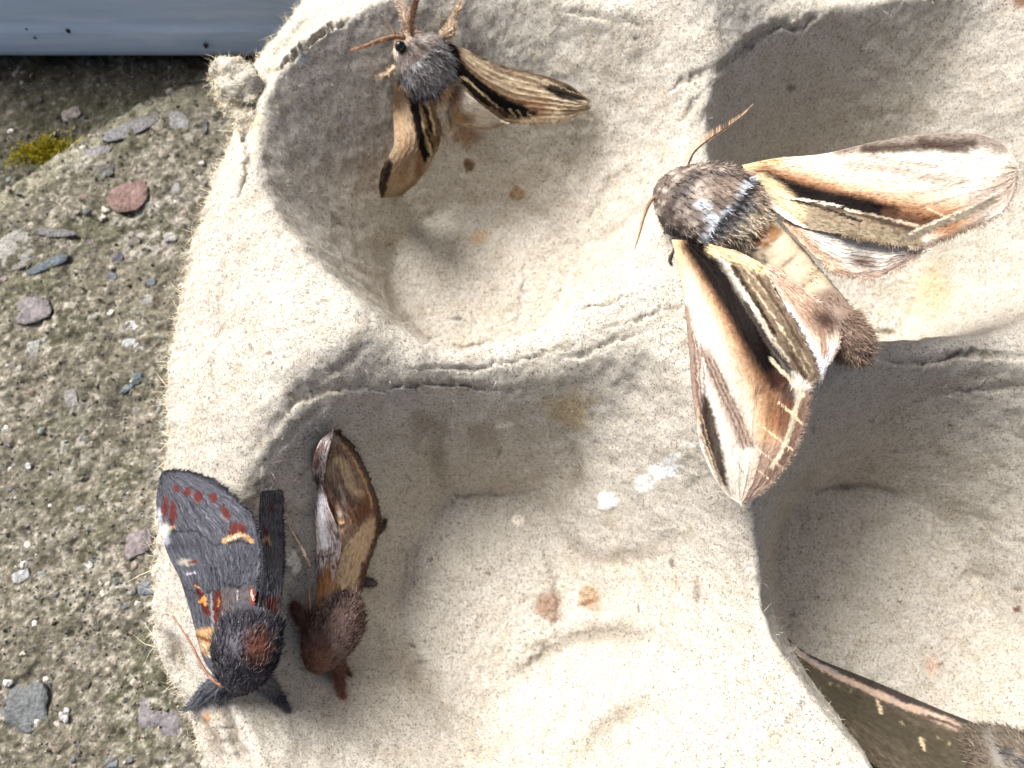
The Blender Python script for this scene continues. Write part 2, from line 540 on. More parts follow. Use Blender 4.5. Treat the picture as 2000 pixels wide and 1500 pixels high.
# creases, splits and folds in the pulp: (polyline px with surface height looked up below, width mm, depth mm)
CREASES = [
    ([(515, 138), (545, 128), (570, 112), (600, 85), (640, 55), (680, 38)], 0.35, 1.5),
    ([(508, 150), (535, 108), (580, 58), (630, 12)], 0.7, 0.5),
    ([(474, 268), (480, 300), (478, 340), (468, 385)], 0.35, 0.9),
    ([(690, 755), (760, 757), (830, 748), (900, 752), (980, 762), (1045, 756)], 0.26, 0.75),
    ([(800, 722), (860, 717), (920, 720), (980, 708), (1040, 697), (1090, 683), (1130, 668)], 0.2, 0.4),
    ([(880, 672), (905, 676), (950, 668)], 0.3, 0.5),
    ([(1120, 612), (1160, 600), (1200, 590), (1250, 570)], 0.24, 0.5),
    ([(1180, 640), (1240, 625), (1300, 605), (1335, 600)], 0.22, 0.45),
    ([(1090, 700), (1150, 690), (1200, 665), (1260, 650)], 0.3, 0.5),
    ([(1700, 645), (1740, 650), (1765, 655)], 0.3, 0.6),
    ([(1720, 696), (1760, 706), (1820, 704), (1880, 690), (1930, 692), (2010, 700)], 0.4, 0.9),
    ([(1775, 790), (1830, 768), (1890, 760), (1950, 760), (2010, 758)], 0.35, 0.6),
    ([(500, 880), (560, 800), (620, 745), (680, 705), (715, 660)], 0.9, 0.5),
    ([(520, 900), (600, 810), (660, 770)], 0.6, 0.4),
    ([(560, 800), (620, 765), (680, 755), (730, 745)], 0.5, 0.6),
    ([(400, 860), (410, 780), (418, 700), (428, 600), (440, 500), (462, 400)], 0.45, 0.30),
    ([(1500, 40), (1560, 55), (1610, 20)], 0.35, 0.8),
    ([(1395, 140), (1440, 105), (1500, 60), (1560, 30)], 0.6, 0.7),
    ([(1100, 20), (1160, 28), (1200, 40)], 0.4, 0.6),
    ([(1210, 35), (1240, 40), (1260, 55)], 0.4, 0.7),
    ([(1300, 190), (1330, 160), (1390, 130)], 0.5, 0.6),
    ([(1310, 250), (1345, 215), (1375, 180)], 0.5, 0.5),
    ([(1150, 430), (1185, 360), (1240, 320)], 0.7, 0.5),
    ([(1130, 480), (1200, 445), (1270, 380)], 1.0, 0.5),
    ([(640, 410), (660, 430), (675, 445)], 0.4, 0.6),
    ([(1020, 520), (1025, 560), (1000, 640)], 0.35, 0.35),
    ([(870, 968), (950, 964), (1035, 968)], 0.5, 0.5),
    ([(1560, 958), (1650, 948), (1730, 955), (1780, 985)], 0.45, 0.6),
    ([(1330, 970), (1360, 940), (1400, 930)], 0.4, 0.5),
    ([(1310, 1095), (1315, 1110)], 0.5, 0.6),
    ([(1500, 1455), (1550, 1400), (1575, 1370)], 0.5, 0.5),
    ([(1060, 1060), (1080, 1110), (1090, 1180), (1085, 1240)], 0.7, 0.45),
    ([(1005, 1330), (1060, 1280), (1140, 1240), (1280, 1245)], 0.6, 0.45),
    ([(1860, 1150), (1900, 1120), (1960, 1140)], 0.6, 0.4),
    ([(1905, 1010), (1960, 1050), (2010, 1055)], 0.4, 0.4),
    ([(1010, 1320), (1060, 1280), (1140, 1238), (1290, 1240)], 1.8, 0.9),
    ([(1090, 1040), (1160, 1090), (1250, 1085), (1340, 1060)], 1.6, 0.7),
    ([(1120, 1480), (1200, 1400), (1290, 1360)], 1.7, 0.8),
    ([(1100, 830), (1130, 900), (1120, 970)], 1.6, 0.6),
    ([(860, 800), (850, 880), (868, 960)], 1.8, 0.7),
    ([(380, 1395), (410, 1440), (432, 1500)], 0.7, 1.0),
    ([(432, 1380), (452, 1430), (475, 1500)], 0.9, 1.6),
    ([(310, 1230), (345, 1270), (360, 1320)], 1.0, 1.1),
    ([(1965, 320), (1975, 450), (1985, 500)], 0.3, 0.4),
]

ny, nx = 640, 620
yy = np.linspace(Y0, Y1, ny)
sx = np.linspace(0, 1, nx) ** 1.0
jag = 0.35 * fbm(yy * 0.55, yy * 0 + 3.3, oct=4, seed=5) + 0.22 * fbm(yy * 2.3, yy * 0 + 1.1, oct=3, seed=6)
xl = edge_x(yy)
kk_ = np.exp(-0.5 * (np.arange(-12, 13) / 5.0) ** 2)
xl = np.convolve(np.pad(xl, 12, mode='edge'), kk_ / kk_.sum(), 'valid')
XX = xl[:, None] + (X1 - xl)[:, None] * sx[None]
XJ = jag[:, None] * np.exp(-(XX - xl[:, None]) / 2.0)          # ragged only near the torn edge
YY = np.broadcast_to(yy[:, None], XX.shape).copy()
ZZ = tray_z(XX, YY)
ZZ = 0.75 * blur(ZZ, 2.0, 2.0) + 0.25 * blur(ZZ, 5.0, 5.0)
XX = XX + XJ
# crease grooves, laid on the surface where the photograph shows them
PXx, PXy = PX(np.stack([XX, YY, ZZ], -1))
scale_mm = 1500.0 / (ST * YY - (ZZ - CAM_H) * CT)        # pixels per mm
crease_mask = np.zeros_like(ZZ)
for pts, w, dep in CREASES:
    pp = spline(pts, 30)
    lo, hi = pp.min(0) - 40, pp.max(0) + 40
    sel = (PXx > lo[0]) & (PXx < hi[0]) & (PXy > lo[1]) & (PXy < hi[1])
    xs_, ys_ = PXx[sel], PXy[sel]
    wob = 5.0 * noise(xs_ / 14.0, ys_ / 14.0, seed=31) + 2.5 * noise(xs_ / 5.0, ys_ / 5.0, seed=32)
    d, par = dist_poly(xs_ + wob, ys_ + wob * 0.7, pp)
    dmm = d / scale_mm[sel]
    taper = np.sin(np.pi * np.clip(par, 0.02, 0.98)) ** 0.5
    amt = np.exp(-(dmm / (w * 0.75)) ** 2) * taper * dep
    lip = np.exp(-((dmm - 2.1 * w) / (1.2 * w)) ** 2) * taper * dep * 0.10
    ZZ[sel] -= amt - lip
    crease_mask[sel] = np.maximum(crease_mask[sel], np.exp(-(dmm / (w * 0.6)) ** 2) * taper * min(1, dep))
# normals, then lumps and fibre relief along them
P3 = np.stack([XX, YY, ZZ], -1)
du = np.gradient(P3, axis=1)
dv = np.gradient(P3, axis=0)
NN = np.cross(du, dv)
NN /= np.linalg.norm(NN, axis=-1)[..., None] + 1e-9
Q = P3
lump = 0.16 * fbm(Q[..., 0] / 7.5, Q[..., 1] / 7.5, Q[..., 2] / 7.5, oct=3, seed=41)
rumple = 0.13 * fbm(Q[..., 0] / 1.7, Q[..., 1] / 1.7, Q[..., 2] / 1.7, oct=2, seed=43) + 0.07 * noise(Q[..., 0] / 0.45, Q[..., 1] / 0.45, Q[..., 2] / 0.45, seed=44)
steep = 1 - NN[..., 2]
wr = 0.24 * steep * fbm(Q[..., 0] / 3.2 + Q[..., 2] / 9, Q[..., 1] / 3.2, Q[..., 2] / 6.0, oct=3, seed=47)
edge_soft = np.clip((XX - xl[:, None]) / 3.0, 0, 1)
floor_m = np.zeros_like(ZZ)
for c_ in CUPS:         # the mould's wire screen leaves the cup floors rougher than the drawn walls
    r_ = np.hypot(XX - c_['c'][0], YY - c_['c'][1])
    floor_m = np.maximum(floor_m, sstep(0.6, -0.6, r_ - around(c_['c'], c_['F'], 'r')(np.arctan2(YY - c_['c'][1], XX - c_['c'][0]))))
rough = floor_m * (0.10 * fbm(XX / 0.62, YY / 0.62, oct=2, seed=48) + 0.05 * noise(XX / 0.3, YY / 0.3, seed=49))
P3 = P3 + NN * (lump * (0.3 + 0.7 * edge_soft) + rumple + wr + rough)[..., None]
# the torn edge frays
fray = np.exp(-(XX - xl[:, None]) / 0.7)
P3[..., 2] -= fray * (0.8 + 0.5 * noise(YY / 0.6, XX, seed=51))

# surface tone, darker crease lines, then stains
PXx, PXy = PX(P3)
base = lin((199, 192, 178))
tray_col = np.ones(P3.shape) * base
tone = fbm(P3[..., 0] / 16, P3[..., 1] / 16, P3[..., 2] / 16, oct=3, seed=61)
tray_col *= (1 + 0.06 * tone)[..., None]
tray_col *= (1 - 0.45 * np.clip(crease_mask, 0, 1))[..., None] ** np.array([1.0, 1.08, 1.2])  # crease lines darkened in the colour, on top of their relief


def stain(px, py, rx, ry, rgb, a, soft=0.5, ring=0.0, rot=0.0, jit=0.35, lift=0.0):
    sel = (np.abs(PXx - px) < 3 * max(rx, ry)) & (np.abs(PXy - py) < 3 * max(rx, ry))
    x, y = PXx[sel] - px, PXy[sel] - py
    c, s = math.cos(rot), math.sin(rot)
    x, y = x * c + y * s, -x * s + y * c
    r = np.hypot(x / rx, y / ry) * (1 + jit * noise(PXx[sel] / (0.9 * rx), PXy[sel] / (0.9 * ry), seed=71) + 0.3 * jit * noise(PXx[sel] / 4, PXy[sel] / 4, seed=72))
    m = a * sstep(1 + soft * 0.5, 1 - soft * 0.5, r)
    if ring:
        m = m * (1 - ring * sstep(0.85, 0.3, r))
    tray_col[sel] = tray_col[sel] * (1 - m[:, None]) + lin(rgb) * m[:, None]
    if lift:
        P3[sel] += NN[sel] * (lift * m)[:, None]


stain(908, 262, 26, 20, (150, 108, 74), 0.75, 0.9)
stain(915, 321, 11, 13, (112, 74, 36), 0.9, 0.5, lift=0.25)
stain(1011, 379, 13, 14, (172, 130, 80), 0.85, 0.4, ring=0.35, lift=0.2)
stain(938, 462, 16, 14, (196, 160, 110), 0.5, 0.9)
stain(1070, 1184, 25, 24, (140, 102, 76), 0.75, 1.1)
stain(1152, 1164, 24, 21, (164, 130, 90), 0.75, 1.0, rot=0.4)
stain(1145, 1178, 22, 5, (110, 72, 40), 0.7, 0.8, rot=-0.3)
stain(1110, 800, 38, 30, (186, 160, 96), 0.45, 1.2)
stain(1820, 570, 45, 40, (206, 172, 100), 0.4, 1.3)
stain(940, 850, 30, 26, (150, 132, 108), 0.45, 1.3)
stain(820, 825, 22, 34, (128, 112, 90), 0.5, 1.3)
stain(1183, 979, 20, 17, (252, 252, 250), 1.0, 0.25, rot=0.6, lift=0.2)
stain(1290, 915, 52, 13, (250, 250, 246), 0.95, 0.5, rot=-0.72, jit=0.6)
stain(1012, 1018, 12, 12, (250, 240, 222), 0.95, 0.4, lift=0.15)
stain(986, 832, 20, 5, (246, 240, 226), 0.8, 0.6, rot=-0.2)
stain(1000, 790, 9, 4, (80, 70, 60), 0.3, 0.8)
stain(1985, 1190, 9, 5, (92, 60, 40), 0.9, 0.4, rot=-0.4, lift=0.2)
stain(1990, 1150, 10, 4, (130, 104, 80), 0.7, 0.5)
stain(1820, 1303, 12, 18, (214, 182, 164), 0.8, 0.5)
stain(812, 1312, 22, 26, (150, 140, 128), 0.4, 1.0)
stain(1545, 172, 9, 5, (96, 90, 84), 0.7, 0.6)
stain(1240, 74, 6, 4, (70, 62, 54), 0.8, 0.5)
stain(1312, 1098, 5, 12, (96, 82, 66), 0.7, 0.7)
stain(1360, 1150, 6, 26, (120, 106, 86), 0.5, 0.9)
stain(1246, 1188, 3, 10, (84, 72, 58), 0.7, 0.6)
stain(895, 622, 9, 6, (110, 114, 118), 0.7, 0.7)
stain(1996, 4, 22, 12, (150, 104, 80), 0.8, 0.6)
stain(590, 110, 8, 14, (150, 176, 190), 0.5, 0.5)
stain(842, 1092, 6, 4, (90, 82, 74), 0.6, 0.6)
stain(490, 232, 24, 14, (206, 178, 124), 0.5, 1.0)
stain(404, 1402, 9, 9, (188, 130, 76), 0.7, 0.7)
stain(425, 1438, 8, 26, (120, 98, 84), 0.55, 0.8, rot=-0.4)
stain(572, 1100, 13, 20, (232, 228, 216), 0.9, 0.4, lift=0.5)
for k in range(46):     # flecks of dark fibre in the pulp
    a, b = RNG.uniform(420, 1990), RNG.uniform(10, 1490)
    stain(a, b, RNG.uniform(2, 4), RNG.uniform(5, 11), (100, 88, 70), RNG.uniform(0.3, 0.75), 0.7, rot=RNG.uniform(0, 3.1))

TRAY = P3.copy()                # final surface, used to seat the moths
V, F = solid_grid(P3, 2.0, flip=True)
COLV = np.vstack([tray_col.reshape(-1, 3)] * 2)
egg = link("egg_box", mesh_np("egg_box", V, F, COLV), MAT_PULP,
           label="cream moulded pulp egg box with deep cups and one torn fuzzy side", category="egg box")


def hit(px, py, off=0.0):
    """height of the tray surface seen at a pixel (front-most), plus off"""
    zs = np.linspace(45, -1, 369)
    P = U(np.full_like(zs, px), np.full_like(zs, py), zs)
    j = np.clip(np.round((P[:, 1] - Y0) / (Y1 - Y0) * (ny - 1)).astype(int), 0, ny - 1)
    i = np.clip(np.round((P[:, 0] - xl[j]) / (X1 - xl[j]) * (nx - 1)).astype(int), 0, nx - 1)
    below = TRAY[j, i, 2] >= zs
    k = np.argmax(below) if below.any() else len(zs) - 1
    return zs[k] + off


# loose fibres standing off the torn edge, and short nap on the surface
ne = 5200
jj = RNG.integers(0, ny, ne)
ii = np.clip((RNG.exponential(2.2, ne)).astype(int), 0, 40)
root = P3[jj, ii] + RNG.normal(size=(ne, 3)) * 0.1 - np.array([0, 0, 1.0]) * (RNG.uniform(0, 1.6, ne) * (ii < 2))[:, None]
d = np.stack([-RNG.uniform(0.2, 1.0, ne), RNG.normal(0, 0.7, ne), RNG.normal(0.25, 0.5, ne)], 1)
d /= np.linalg.norm(d, axis=1)[:, None]
ln = RNG.gamma(2.0, 0.22, ne) + 0.15
c0 = lin((226, 214, 186)) * RNG.uniform(0.75, 1.1, ne)[:, None]
H1 = hairs(root, d, ln, 0.028, RNG.normal(0, 0.45, (ne, 3)), c0, seed=1)
nl = 90
jj = RNG.integers(0, ny, nl)
root = P3[jj, 0]
d = np.stack([-RNG.uniform(0.3, 1.0, nl), RNG.normal(0, 0.8, nl), RNG.normal(0.3, 0.5, nl)], 1)
d /= np.linalg.norm(d, axis=1)[:, None]
H2 = hairs(root, d, RNG.uniform(1.0, 2.6, nl), 0.03, RNG.normal(0, 0.6, (nl, 3)), np.ones((nl, 3)) * lin((232, 220, 190)), seed=2)
nsf = 16000
jj = RNG.integers(2, ny - 2, nsf)
ii = RNG.integers(2, nx - 2, nsf)
d = NN[jj, ii] * 0.35 + RNG.normal(size=(nsf, 3)) * 0.6
d /= np.linalg.norm(d, axis=1)[:, None]
dark = (RNG.random(nsf) < 0.3)[:, None]
c0 = np.where(dark, lin((120, 104, 82)), lin((228, 216, 194))) * RNG.uniform(0.8, 1.1, nsf)[:, None]
H3 = hairs(P3[jj, ii] - NN[jj, ii] * 0.03, d, RNG.uniform(0.25, 0.9, nsf), 0.022, RNG.normal(0, 0.5, (nsf, 3)), c0, seed=3)


def merge(*parts):
    V, F, C, o = [], [], [], 0
    for v, f, c in parts:
        V.append(v)
        F.append(f + o)
        C.append(c)
        o += len(v)
    return np.vstack(V), np.vstack(F), np.vstack(C)


V, F, C = merge(H1, H2, H3)
link("loose_fibres", mesh_np("loose_fibres", V, F, C, False), MAT_FUR, egg, kind="stuff")

# torn stub of pulp sticking up at the corner
stub = [(488, 262), (478, 215), (464, 172), (440, 146), (408, 152)]
zz = [hit(500, 250, -0.5), 21.5, 23, 23.6, 23.2]
C4 = np.array([list(U(a, b, z)) for (a, b), z in zip(stub, zz)])
V, F = tube(C4, [0.9, 1.7, 2.5, 2.2, 0.5], 70, 40)
nrm = V - np.repeat(spline(C4, 70), 40, 0)
nrm /= np.linalg.norm(nrm, axis=1)[:, None] + 1e-9
V[:, 2] = 22.6 + (V[:, 2] - 22.6) * 0.55
V = V + nrm * (1.0 * fbm(V[:, 0] / 1.8, V[:, 1] / 1.8, V[:, 2] / 1.8, oct=4, seed=81))[:, None]
tc = np.ones_like(V) * base * (0.92 + 0.14 * noise(V[:, 0], V[:, 1], V[:, 2], seed=83))[:, None]
tab = link("torn_tab", mesh_np("torn_tab", V, F, tc), MAT_PULP, egg, label="frayed upright tab of torn pulp")
k = RNG.integers(0, len(V), 2600)
d = nrm[k] + RNG.normal(size=(len(k), 3)) * 0.6
d /= np.linalg.norm(d, axis=1)[:, None]
V2, F2, C2 = hairs(V[k], d, RNG.gamma(2, 0.22, len(k)) + 0.1, 0.028, RNG.normal(0, 0.5, (len(k), 3)), np.ones((len(k), 3)) * lin((236, 224, 192)) * RNG.uniform(0.75, 1.1, len(k))[:, None], seed=9)
link("tab_fibres", mesh_np("tab_fibres", V2, F2, C2, False), MAT_FUR, tab, kind="stuff")

# ================================================================== concrete ground
GZ = -2.2                       # the cups stand on it


def axis(fine0, fine1, step, far):
    a = list(np.arange(fine0, fine1, step))
    s, v = step, a[-1]
    right = []
    while v < far:
        s *= 1.35
        v += s
        right.append(v)
    s, v = step, a[0]
    left = []
    while v > -far:
        s *= 1.35
        v -= s
        left.append(v)
    return np.array(left[::-1] + a + right)


gx = axis(-98, -12, 0.24, 6000)
gy = axis(-30, 92, 0.26, 6000)
GX, GY = np.meshgrid(gx, gy, indexing='ij')
near = np.exp(-np.maximum(0, np.maximum.reduce([-98 - GX, GX + 12, -30 - GY, GY - 92])) / 4.0)
# broken edge of the slab: everything beyond this line lies lower
line = U(np.array([-120, 0, 60, 150, 300, 420, 560.0]), np.array([450, 376, 330, 258, 185, 150, 118.0]), np.full(7, GZ))
ly = np.interp(GX, line[:, 0], line[:, 1]) + 0.8 * fbm(GX / 5, GX * 0 + 2, oct=3, seed=91)
low = sstep(-0.2, 1.6, GY - ly)
GZZ = GZ + near * (0.5 * fbm(GX / 9, GY / 9, oct=3, seed=92) + 0.30 * fbm(GX / 2.1, GY / 2.1, oct=3, seed=93) + 0.16 * fbm(GX / 0.75, GY / 0.75, oct=3, seed=94) - 0.1)
GZZ -= low * near * (1.6 + 0.6 * fbm(GX / 4, GY / 4, oct=3, seed=95))
GZZ = np.where(near > 0.5, GZZ, np.minimum(GZZ, GZ))
crk = np.exp(-((GY - ly) / 0.7) ** 2) * near
GZZ -= 1.1 * crk
# pits
pit = sstep(0.45, 0.9, fbm(GX / 1.5, GY / 1.5, oct=2, seed=96))
GZZ -= 0.15 * pit * near
gcol = np.ones(GX.shape + (3,)) * lin((128, 121, 103))
t1 = fbm(GX / 12, GY / 12, oct=4, seed=101)
gcol = gcol * (1 + 0.20 * t1)[..., None]
moss = sstep(-0.1, 0.7, fbm(GX / 8, GY / 8, oct=4, seed=102)) * 0.55
gcol = gcol * (1 - moss[..., None]) + lin((98, 98, 70)) * moss[..., None]
grain = fbm(GX / 0.75 + 0.4 * noise(GX / 2, GY / 2, seed=3), GY / 0.75, oct=4, seed=103, gain=0.65)
pale = sstep(0.35, 0.95, grain + 0.35 * fbm(GX / 7, GY / 7, oct=2, seed=104))
gcol = gcol * (1 - 0.6 * pale[..., None]) + lin((206, 197, 180)) * 0.6 * pale[..., None]
darkg = sstep(0.25, 0.8, -grain)
gcol = gcol * (1 - 0.6 * darkg[..., None]) + lin((62, 60, 46)) * 0.6 * darkg[..., None]
sw = sstep(0.0, 0.8, fbm(GX / 14 + 5, GY / 14, oct=3, seed=110)) * sstep(0.0, 0.6, fbm(GX / 1.1, GY / 1.1, oct=3, seed=111))
gcol = gcol * (1 - 0.6 * sw[..., None]) + lin((216, 208, 194)) * 0.6 * sw[..., None]
alg = low * (0.55 + 0.25 * noise(GX / 3, GY / 3, seed=105))
gcol = gcol * (1 - alg[..., None]) + lin((66, 66, 42)) * alg[..., None]
band = np.exp(-((GY - ly + 3.0) / 2.4) ** 2) * 0.5
gcol = gcol * (1 - band[..., None]) + lin((196, 190, 158)) * band[..., None]
cm = np.clip(crk, 0, 1)[..., None]
gcol = gcol * (1 - 0.6 * cm) + lin((48, 50, 26)) * 0.6 * cm

nr_ = np.clip(near, 0, 1)[..., None]
gcol = gcol * nr_ + gcol[near > 0.9].mean(0) * (1 - nr_)


def make_concrete():
    m, nt, b = new_mat("weathered_concrete")
    co = mm_coords(nt)
    col = attr_col(nt)
    v = ramp(nt, noise_node(nt, co, 2.2, 5, 0.7), [(0.30, 0.42), (0.5, 1.0), (0.70, 1.7)])
    nt.links.new(mixc(nt, 'MULTIPLY', 1.0, col, v), b.inputs["Base Color"])
    b.inputs["Roughness"].default_value = 0.9
    b.inputs["Specular IOR Level"].default_value = 0.25
    bump(nt, b, noise_node(nt, co, 2.4, 6, 0.7), 0.8, 0.3)
    return m


MAT_CON = make_concrete()
MAT_STONE = make_attr("aggregate_stone", 0.8, 0.25, 2.0, 0.8, 0.3, 0.0, (0.42, 1.35))
ground = link("ground", mesh_np("ground", np.stack([GX, GY, GZZ], -1).reshape(-1, 3), grid_faces(len(gx), len(gy)), gcol.reshape(-1, 3) * 0.58), MAT_CON, kind="structure")


def stone_mesh(rx, ry, rz, seed, rgb, sub=(20, 9), rough=0.3):
    th = np.linspace(0, 2 * np.pi, sub[0], endpoint=False)
    ph = np.linspace(0.02, np.pi * 0.62, sub[1])
    T, Pp = np.meshgrid(th, ph)
    d = np.stack([np.sin(Pp) * np.cos(T), np.sin(Pp) * np.sin(T), np.cos(Pp)], -1)
    r = 1 + rough * fbm(d[..., 0] * 1.3 + seed * 7.1, d[..., 1] * 1.3, d[..., 2] * 1.3, oct=3, seed=seed)
    sq = (np.abs(d) ** 2.6).sum(-1) ** (-1 / 2.6)
    P = d * (r * sq)[..., None] * np.array([rx, ry, rz])
    V = P.reshape(-1, 3)
    a = ring_faces(sub[1], sub[0])
    c = np.ones_like(V) * lin(rgb) * 0.72 * (1 + 0.22 * noise(V[:, 0] / (rx * 0.5), V[:, 1] / (ry * .5), V[:, 2] / rz, seed=seed))[:, None]
    return mesh_np("pebble", V, a[:, ::-1], c)


STONES = [  # px, py, half sizes in px, turn, colour, height
    (255, 380, 42, 33, 0.5, (150, 104, 86), 0.3), (28, 485, 46, 46, 0.2, (182, 174, 158), 0.5), (95, 517, 40, 12, 0.5, (84, 98, 106), 0.8), (226, 502, 13, 12, 0.6, (58, 56, 70), 1.0),
    (214, 537, 11, 9, 0.0, (90, 106, 112), 1.0), (205, 335, 24, 15, 0.3, (84, 78, 70), 0.7), (335, 368, 20, 16, 0.2, (176, 168, 156), 0.8), (255, 636, 12, 11, 0.2, (232, 230, 224), 0.9),
    (262, 675, 24, 18, 0.3, (214, 216, 212), 0.7), (262, 738, 15, 13, 0.6, (74, 94, 104), 1.0), (246, 758, 16, 7, 0.7, (80, 98, 108), 0.9), (60, 605, 44, 26, 0.3, (146, 132, 130), 0.5),
    (70, 680, 26, 22, 0.0, (176, 176, 162), 0.5), (285, 582, 14, 12, 0, (196, 190, 176), 0.8), (293, 552, 11, 10, 0, (100, 108, 110), 0.9), (45, 1385, 48, 50, 0.1, (104, 108, 106), 0.6),
    (124, 1396, 11, 15, 0.1, (236, 234, 226), 0.9), (318, 1402, 56, 30, -0.15, (150, 138, 138), 0.5), (268, 1062, 30, 30, 0.2, (156, 136, 134), 0.5), (150, 1000, 26, 14, 0.3, (178, 172, 166), 0.6),
    (160, 1106, 22, 12, 0.5, (230, 226, 214), 0.8), (45, 1125, 18, 13, 0.5, (196, 198, 192), 0.8), (82, 1122, 9, 8, 0, (170, 172, 160), 0.9), (25, 905, 13, 26, 0.1, (150, 132, 142), 0.6),
    (52, 912, 10, 9, 0, (222, 222, 216), 0.9), (180, 1092, 7, 7, 0, (86, 98, 104), 1.0), (230, 385, 8, 8, 0, (140, 100, 84), 0.8), (110, 455, 40, 9, -0.1, (120, 116, 110), 0.6),
    (350, 240, 18, 26, 0.2, (190, 186, 178), 0.5), (260, 250, 60, 16, 0.5, (168, 162, 158), 0.4), (175, 300, 46, 14, 0.55, (166, 158, 156), 0.4), (30, 130, 20, 14, 0.1, (196, 190, 172), 0.7),
    (130, 215, 20, 14, 0.6, (166, 150, 132), 0.7), (145, 222, 10, 10, 0, (70, 76, 84), 0.9), (260, 470, 14, 9, 0.3, (122, 104, 92), 0.8), (330, 460, 15, 11, 0.2, (206, 200, 186), 0.7),
    (170, 470, 16, 9, 0.4, (112, 92, 84), 0.8), (395, 250, 12, 18, 0.0, (120, 126, 128), 0.6), (140, 780, 12, 22, 0.4, (160, 152, 144), 0.6), (255, 800, 18, 14, 0.2, (166, 150, 140), 0.6),
    (285, 1150, 16, 14, 0.2, (118, 128, 132), 0.7), (230, 1180, 20, 12, 0, (132, 138, 130), 0.6), (225, 1145, 7, 6, 0, (200, 198, 190), 0.9), (215, 1490, 14, 10, 0.2, (110, 122, 124), 0.8),
]


def ground_z(x, y):
    i = np.clip(np.searchsorted(gx, x), 0, len(gx) - 1)
    j = np.clip(np.searchsorted(gy, y), 0, len(gy) - 1)
    return GZZ[i, j]


def add_stone(px, py, rx, ry, rot, rgb, hf, seed):
    p = U(px, py, GZ)
    s = (ST * p[1] - (GZ - CAM_H) * CT) / FPX
    o = link("pebble", stone_mesh(rx * s, ry * s, min(rx, ry) * s * hf, seed, rgb), MAT_STONE, ground)
    z = ground_z(p[0], p[1]) - min(rx, ry) * s * hf * 0.45
    o.location = (p[0] * MM, p[1] * MM, z * MM)
    o.rotation_euler = (0, 0, rot)


for k, (a, b, rx, ry, rot, rgb, hf) in enumerate(STONES):
    add_stone(a, b, 0.92 * rx, 0.92 * ry, rot, tuple(0.55 * c + 0.45 * 112 for c in rgb), hf * 0.26, k + 31)
pal = [(214, 206, 190), (190, 182, 166), (120, 122, 116), (160, 146, 134), (104, 100, 88), (228, 222, 210), (146, 150, 142), (132, 116, 100)]
for k in range(190):
    px, py = RNG.uniform(-10, 430), RNG.uniform(130, 1500)
    r = RNG.uniform(3.5, 8.5)
    if px > np.interp(py, [130, 300, 600, 800, 1250, 1500], [440, 425, 345, 318, 292, 395]):
        continue
    add_stone(px, py, r, r * RNG.uniform(0.6, 1.0), RNG.uniform(0, 3), pal[RNG.integers(len(pal))], 0.7, 100 + k)

# fine grit, far too many to count
ng = 15000
gxp = RNG.uniform(-96, -22, ng)
gyp = RNG.uniform(-26, 88, ng)
gz = ground_z(gxp, gyp)
octa = np.array([[1, 0, 0], [0, 1, 0], [-1, 0, 0], [0, -1, 0], [0, 0, 1], [0, 0, -1]], float)
of = np.array([[0, 1, 4], [1, 2, 4], [2, 3, 4], [3, 0, 4], [1, 0, 5], [2, 1, 5], [3, 2, 5], [0, 3, 5]])
sz = RNG.gamma(2.0, 0.05, ng) + 0.05
ov = octa[None] * sz[:, None, None] * RNG.uniform(0.6, 1.3, (ng, 6, 1))
ang = RNG.uniform(0, 6.28, ng)
rx_ = ov[..., 0] * np.cos(ang)[:, None] - ov[..., 1] * np.sin(ang)[:, None]
ry_ = ov[..., 0] * np.sin(ang)[:, None] + ov[..., 1] * np.cos(ang)[:, None]
ov = np.stack([rx_, ry_, ov[..., 2]], -1) + np.stack([gxp, gyp, gz], -1)[:, None]
pc = lin(np.array(pal))
gc = pc[RNG.integers(len(pal), size=ng)] * RNG.uniform(0.6, 1.05, ng)[:, None]
V = ov.reshape(-1, 3)
F = (of[None] + (np.arange(ng) * 6)[:, None, None]).reshape(-1, 3)
link("grit", mesh_np("grit", V, F, np.repeat(gc, 6, 0) * 0.6, False), MAT_STONE, ground, kind="stuff")

# tuft of yellow moss on the broken edge
mp = U(75, 283, GZ)
nm = 1500
q = RNG.normal(size=(nm, 2)) * np.array([2.1, 0.95])
c, s = math.cos(0.35), math.sin(0.35)
q = np.stack([q[:, 0] * c - q[:, 1] * s, q[:, 0] * s + q[:, 1] * c], 1)
rt = np.stack([mp[0] + q[:, 0], mp[1] + q[:, 1], ground_z(mp[0] + q[:, 0], mp[1] + q[:, 1]) + 0.1], -1)
d = np.stack([q[:, 0] * 0.2, q[:, 1] * 0.2, np.full(nm, 0.9)], 1) + RNG.normal(size=(nm, 3)) * 0.45
d /= np.linalg.norm(d, axis=1)[:, None]
mc = lin((168, 156, 44)) * RNG.uniform(0.6, 1.2, nm)[:, None]
V, F, C = hairs(rt, d, RNG.uniform(0.3, 0.9, nm), 0.09, RNG.normal(0, 0.3, (nm, 3)), mc, seed=21)
link("moss_tuft", mesh_np("moss_tuft", V, F, C, False), MAT_FUR, None, label="small yellow-green moss cushion on the broken concrete edge", category="moss")

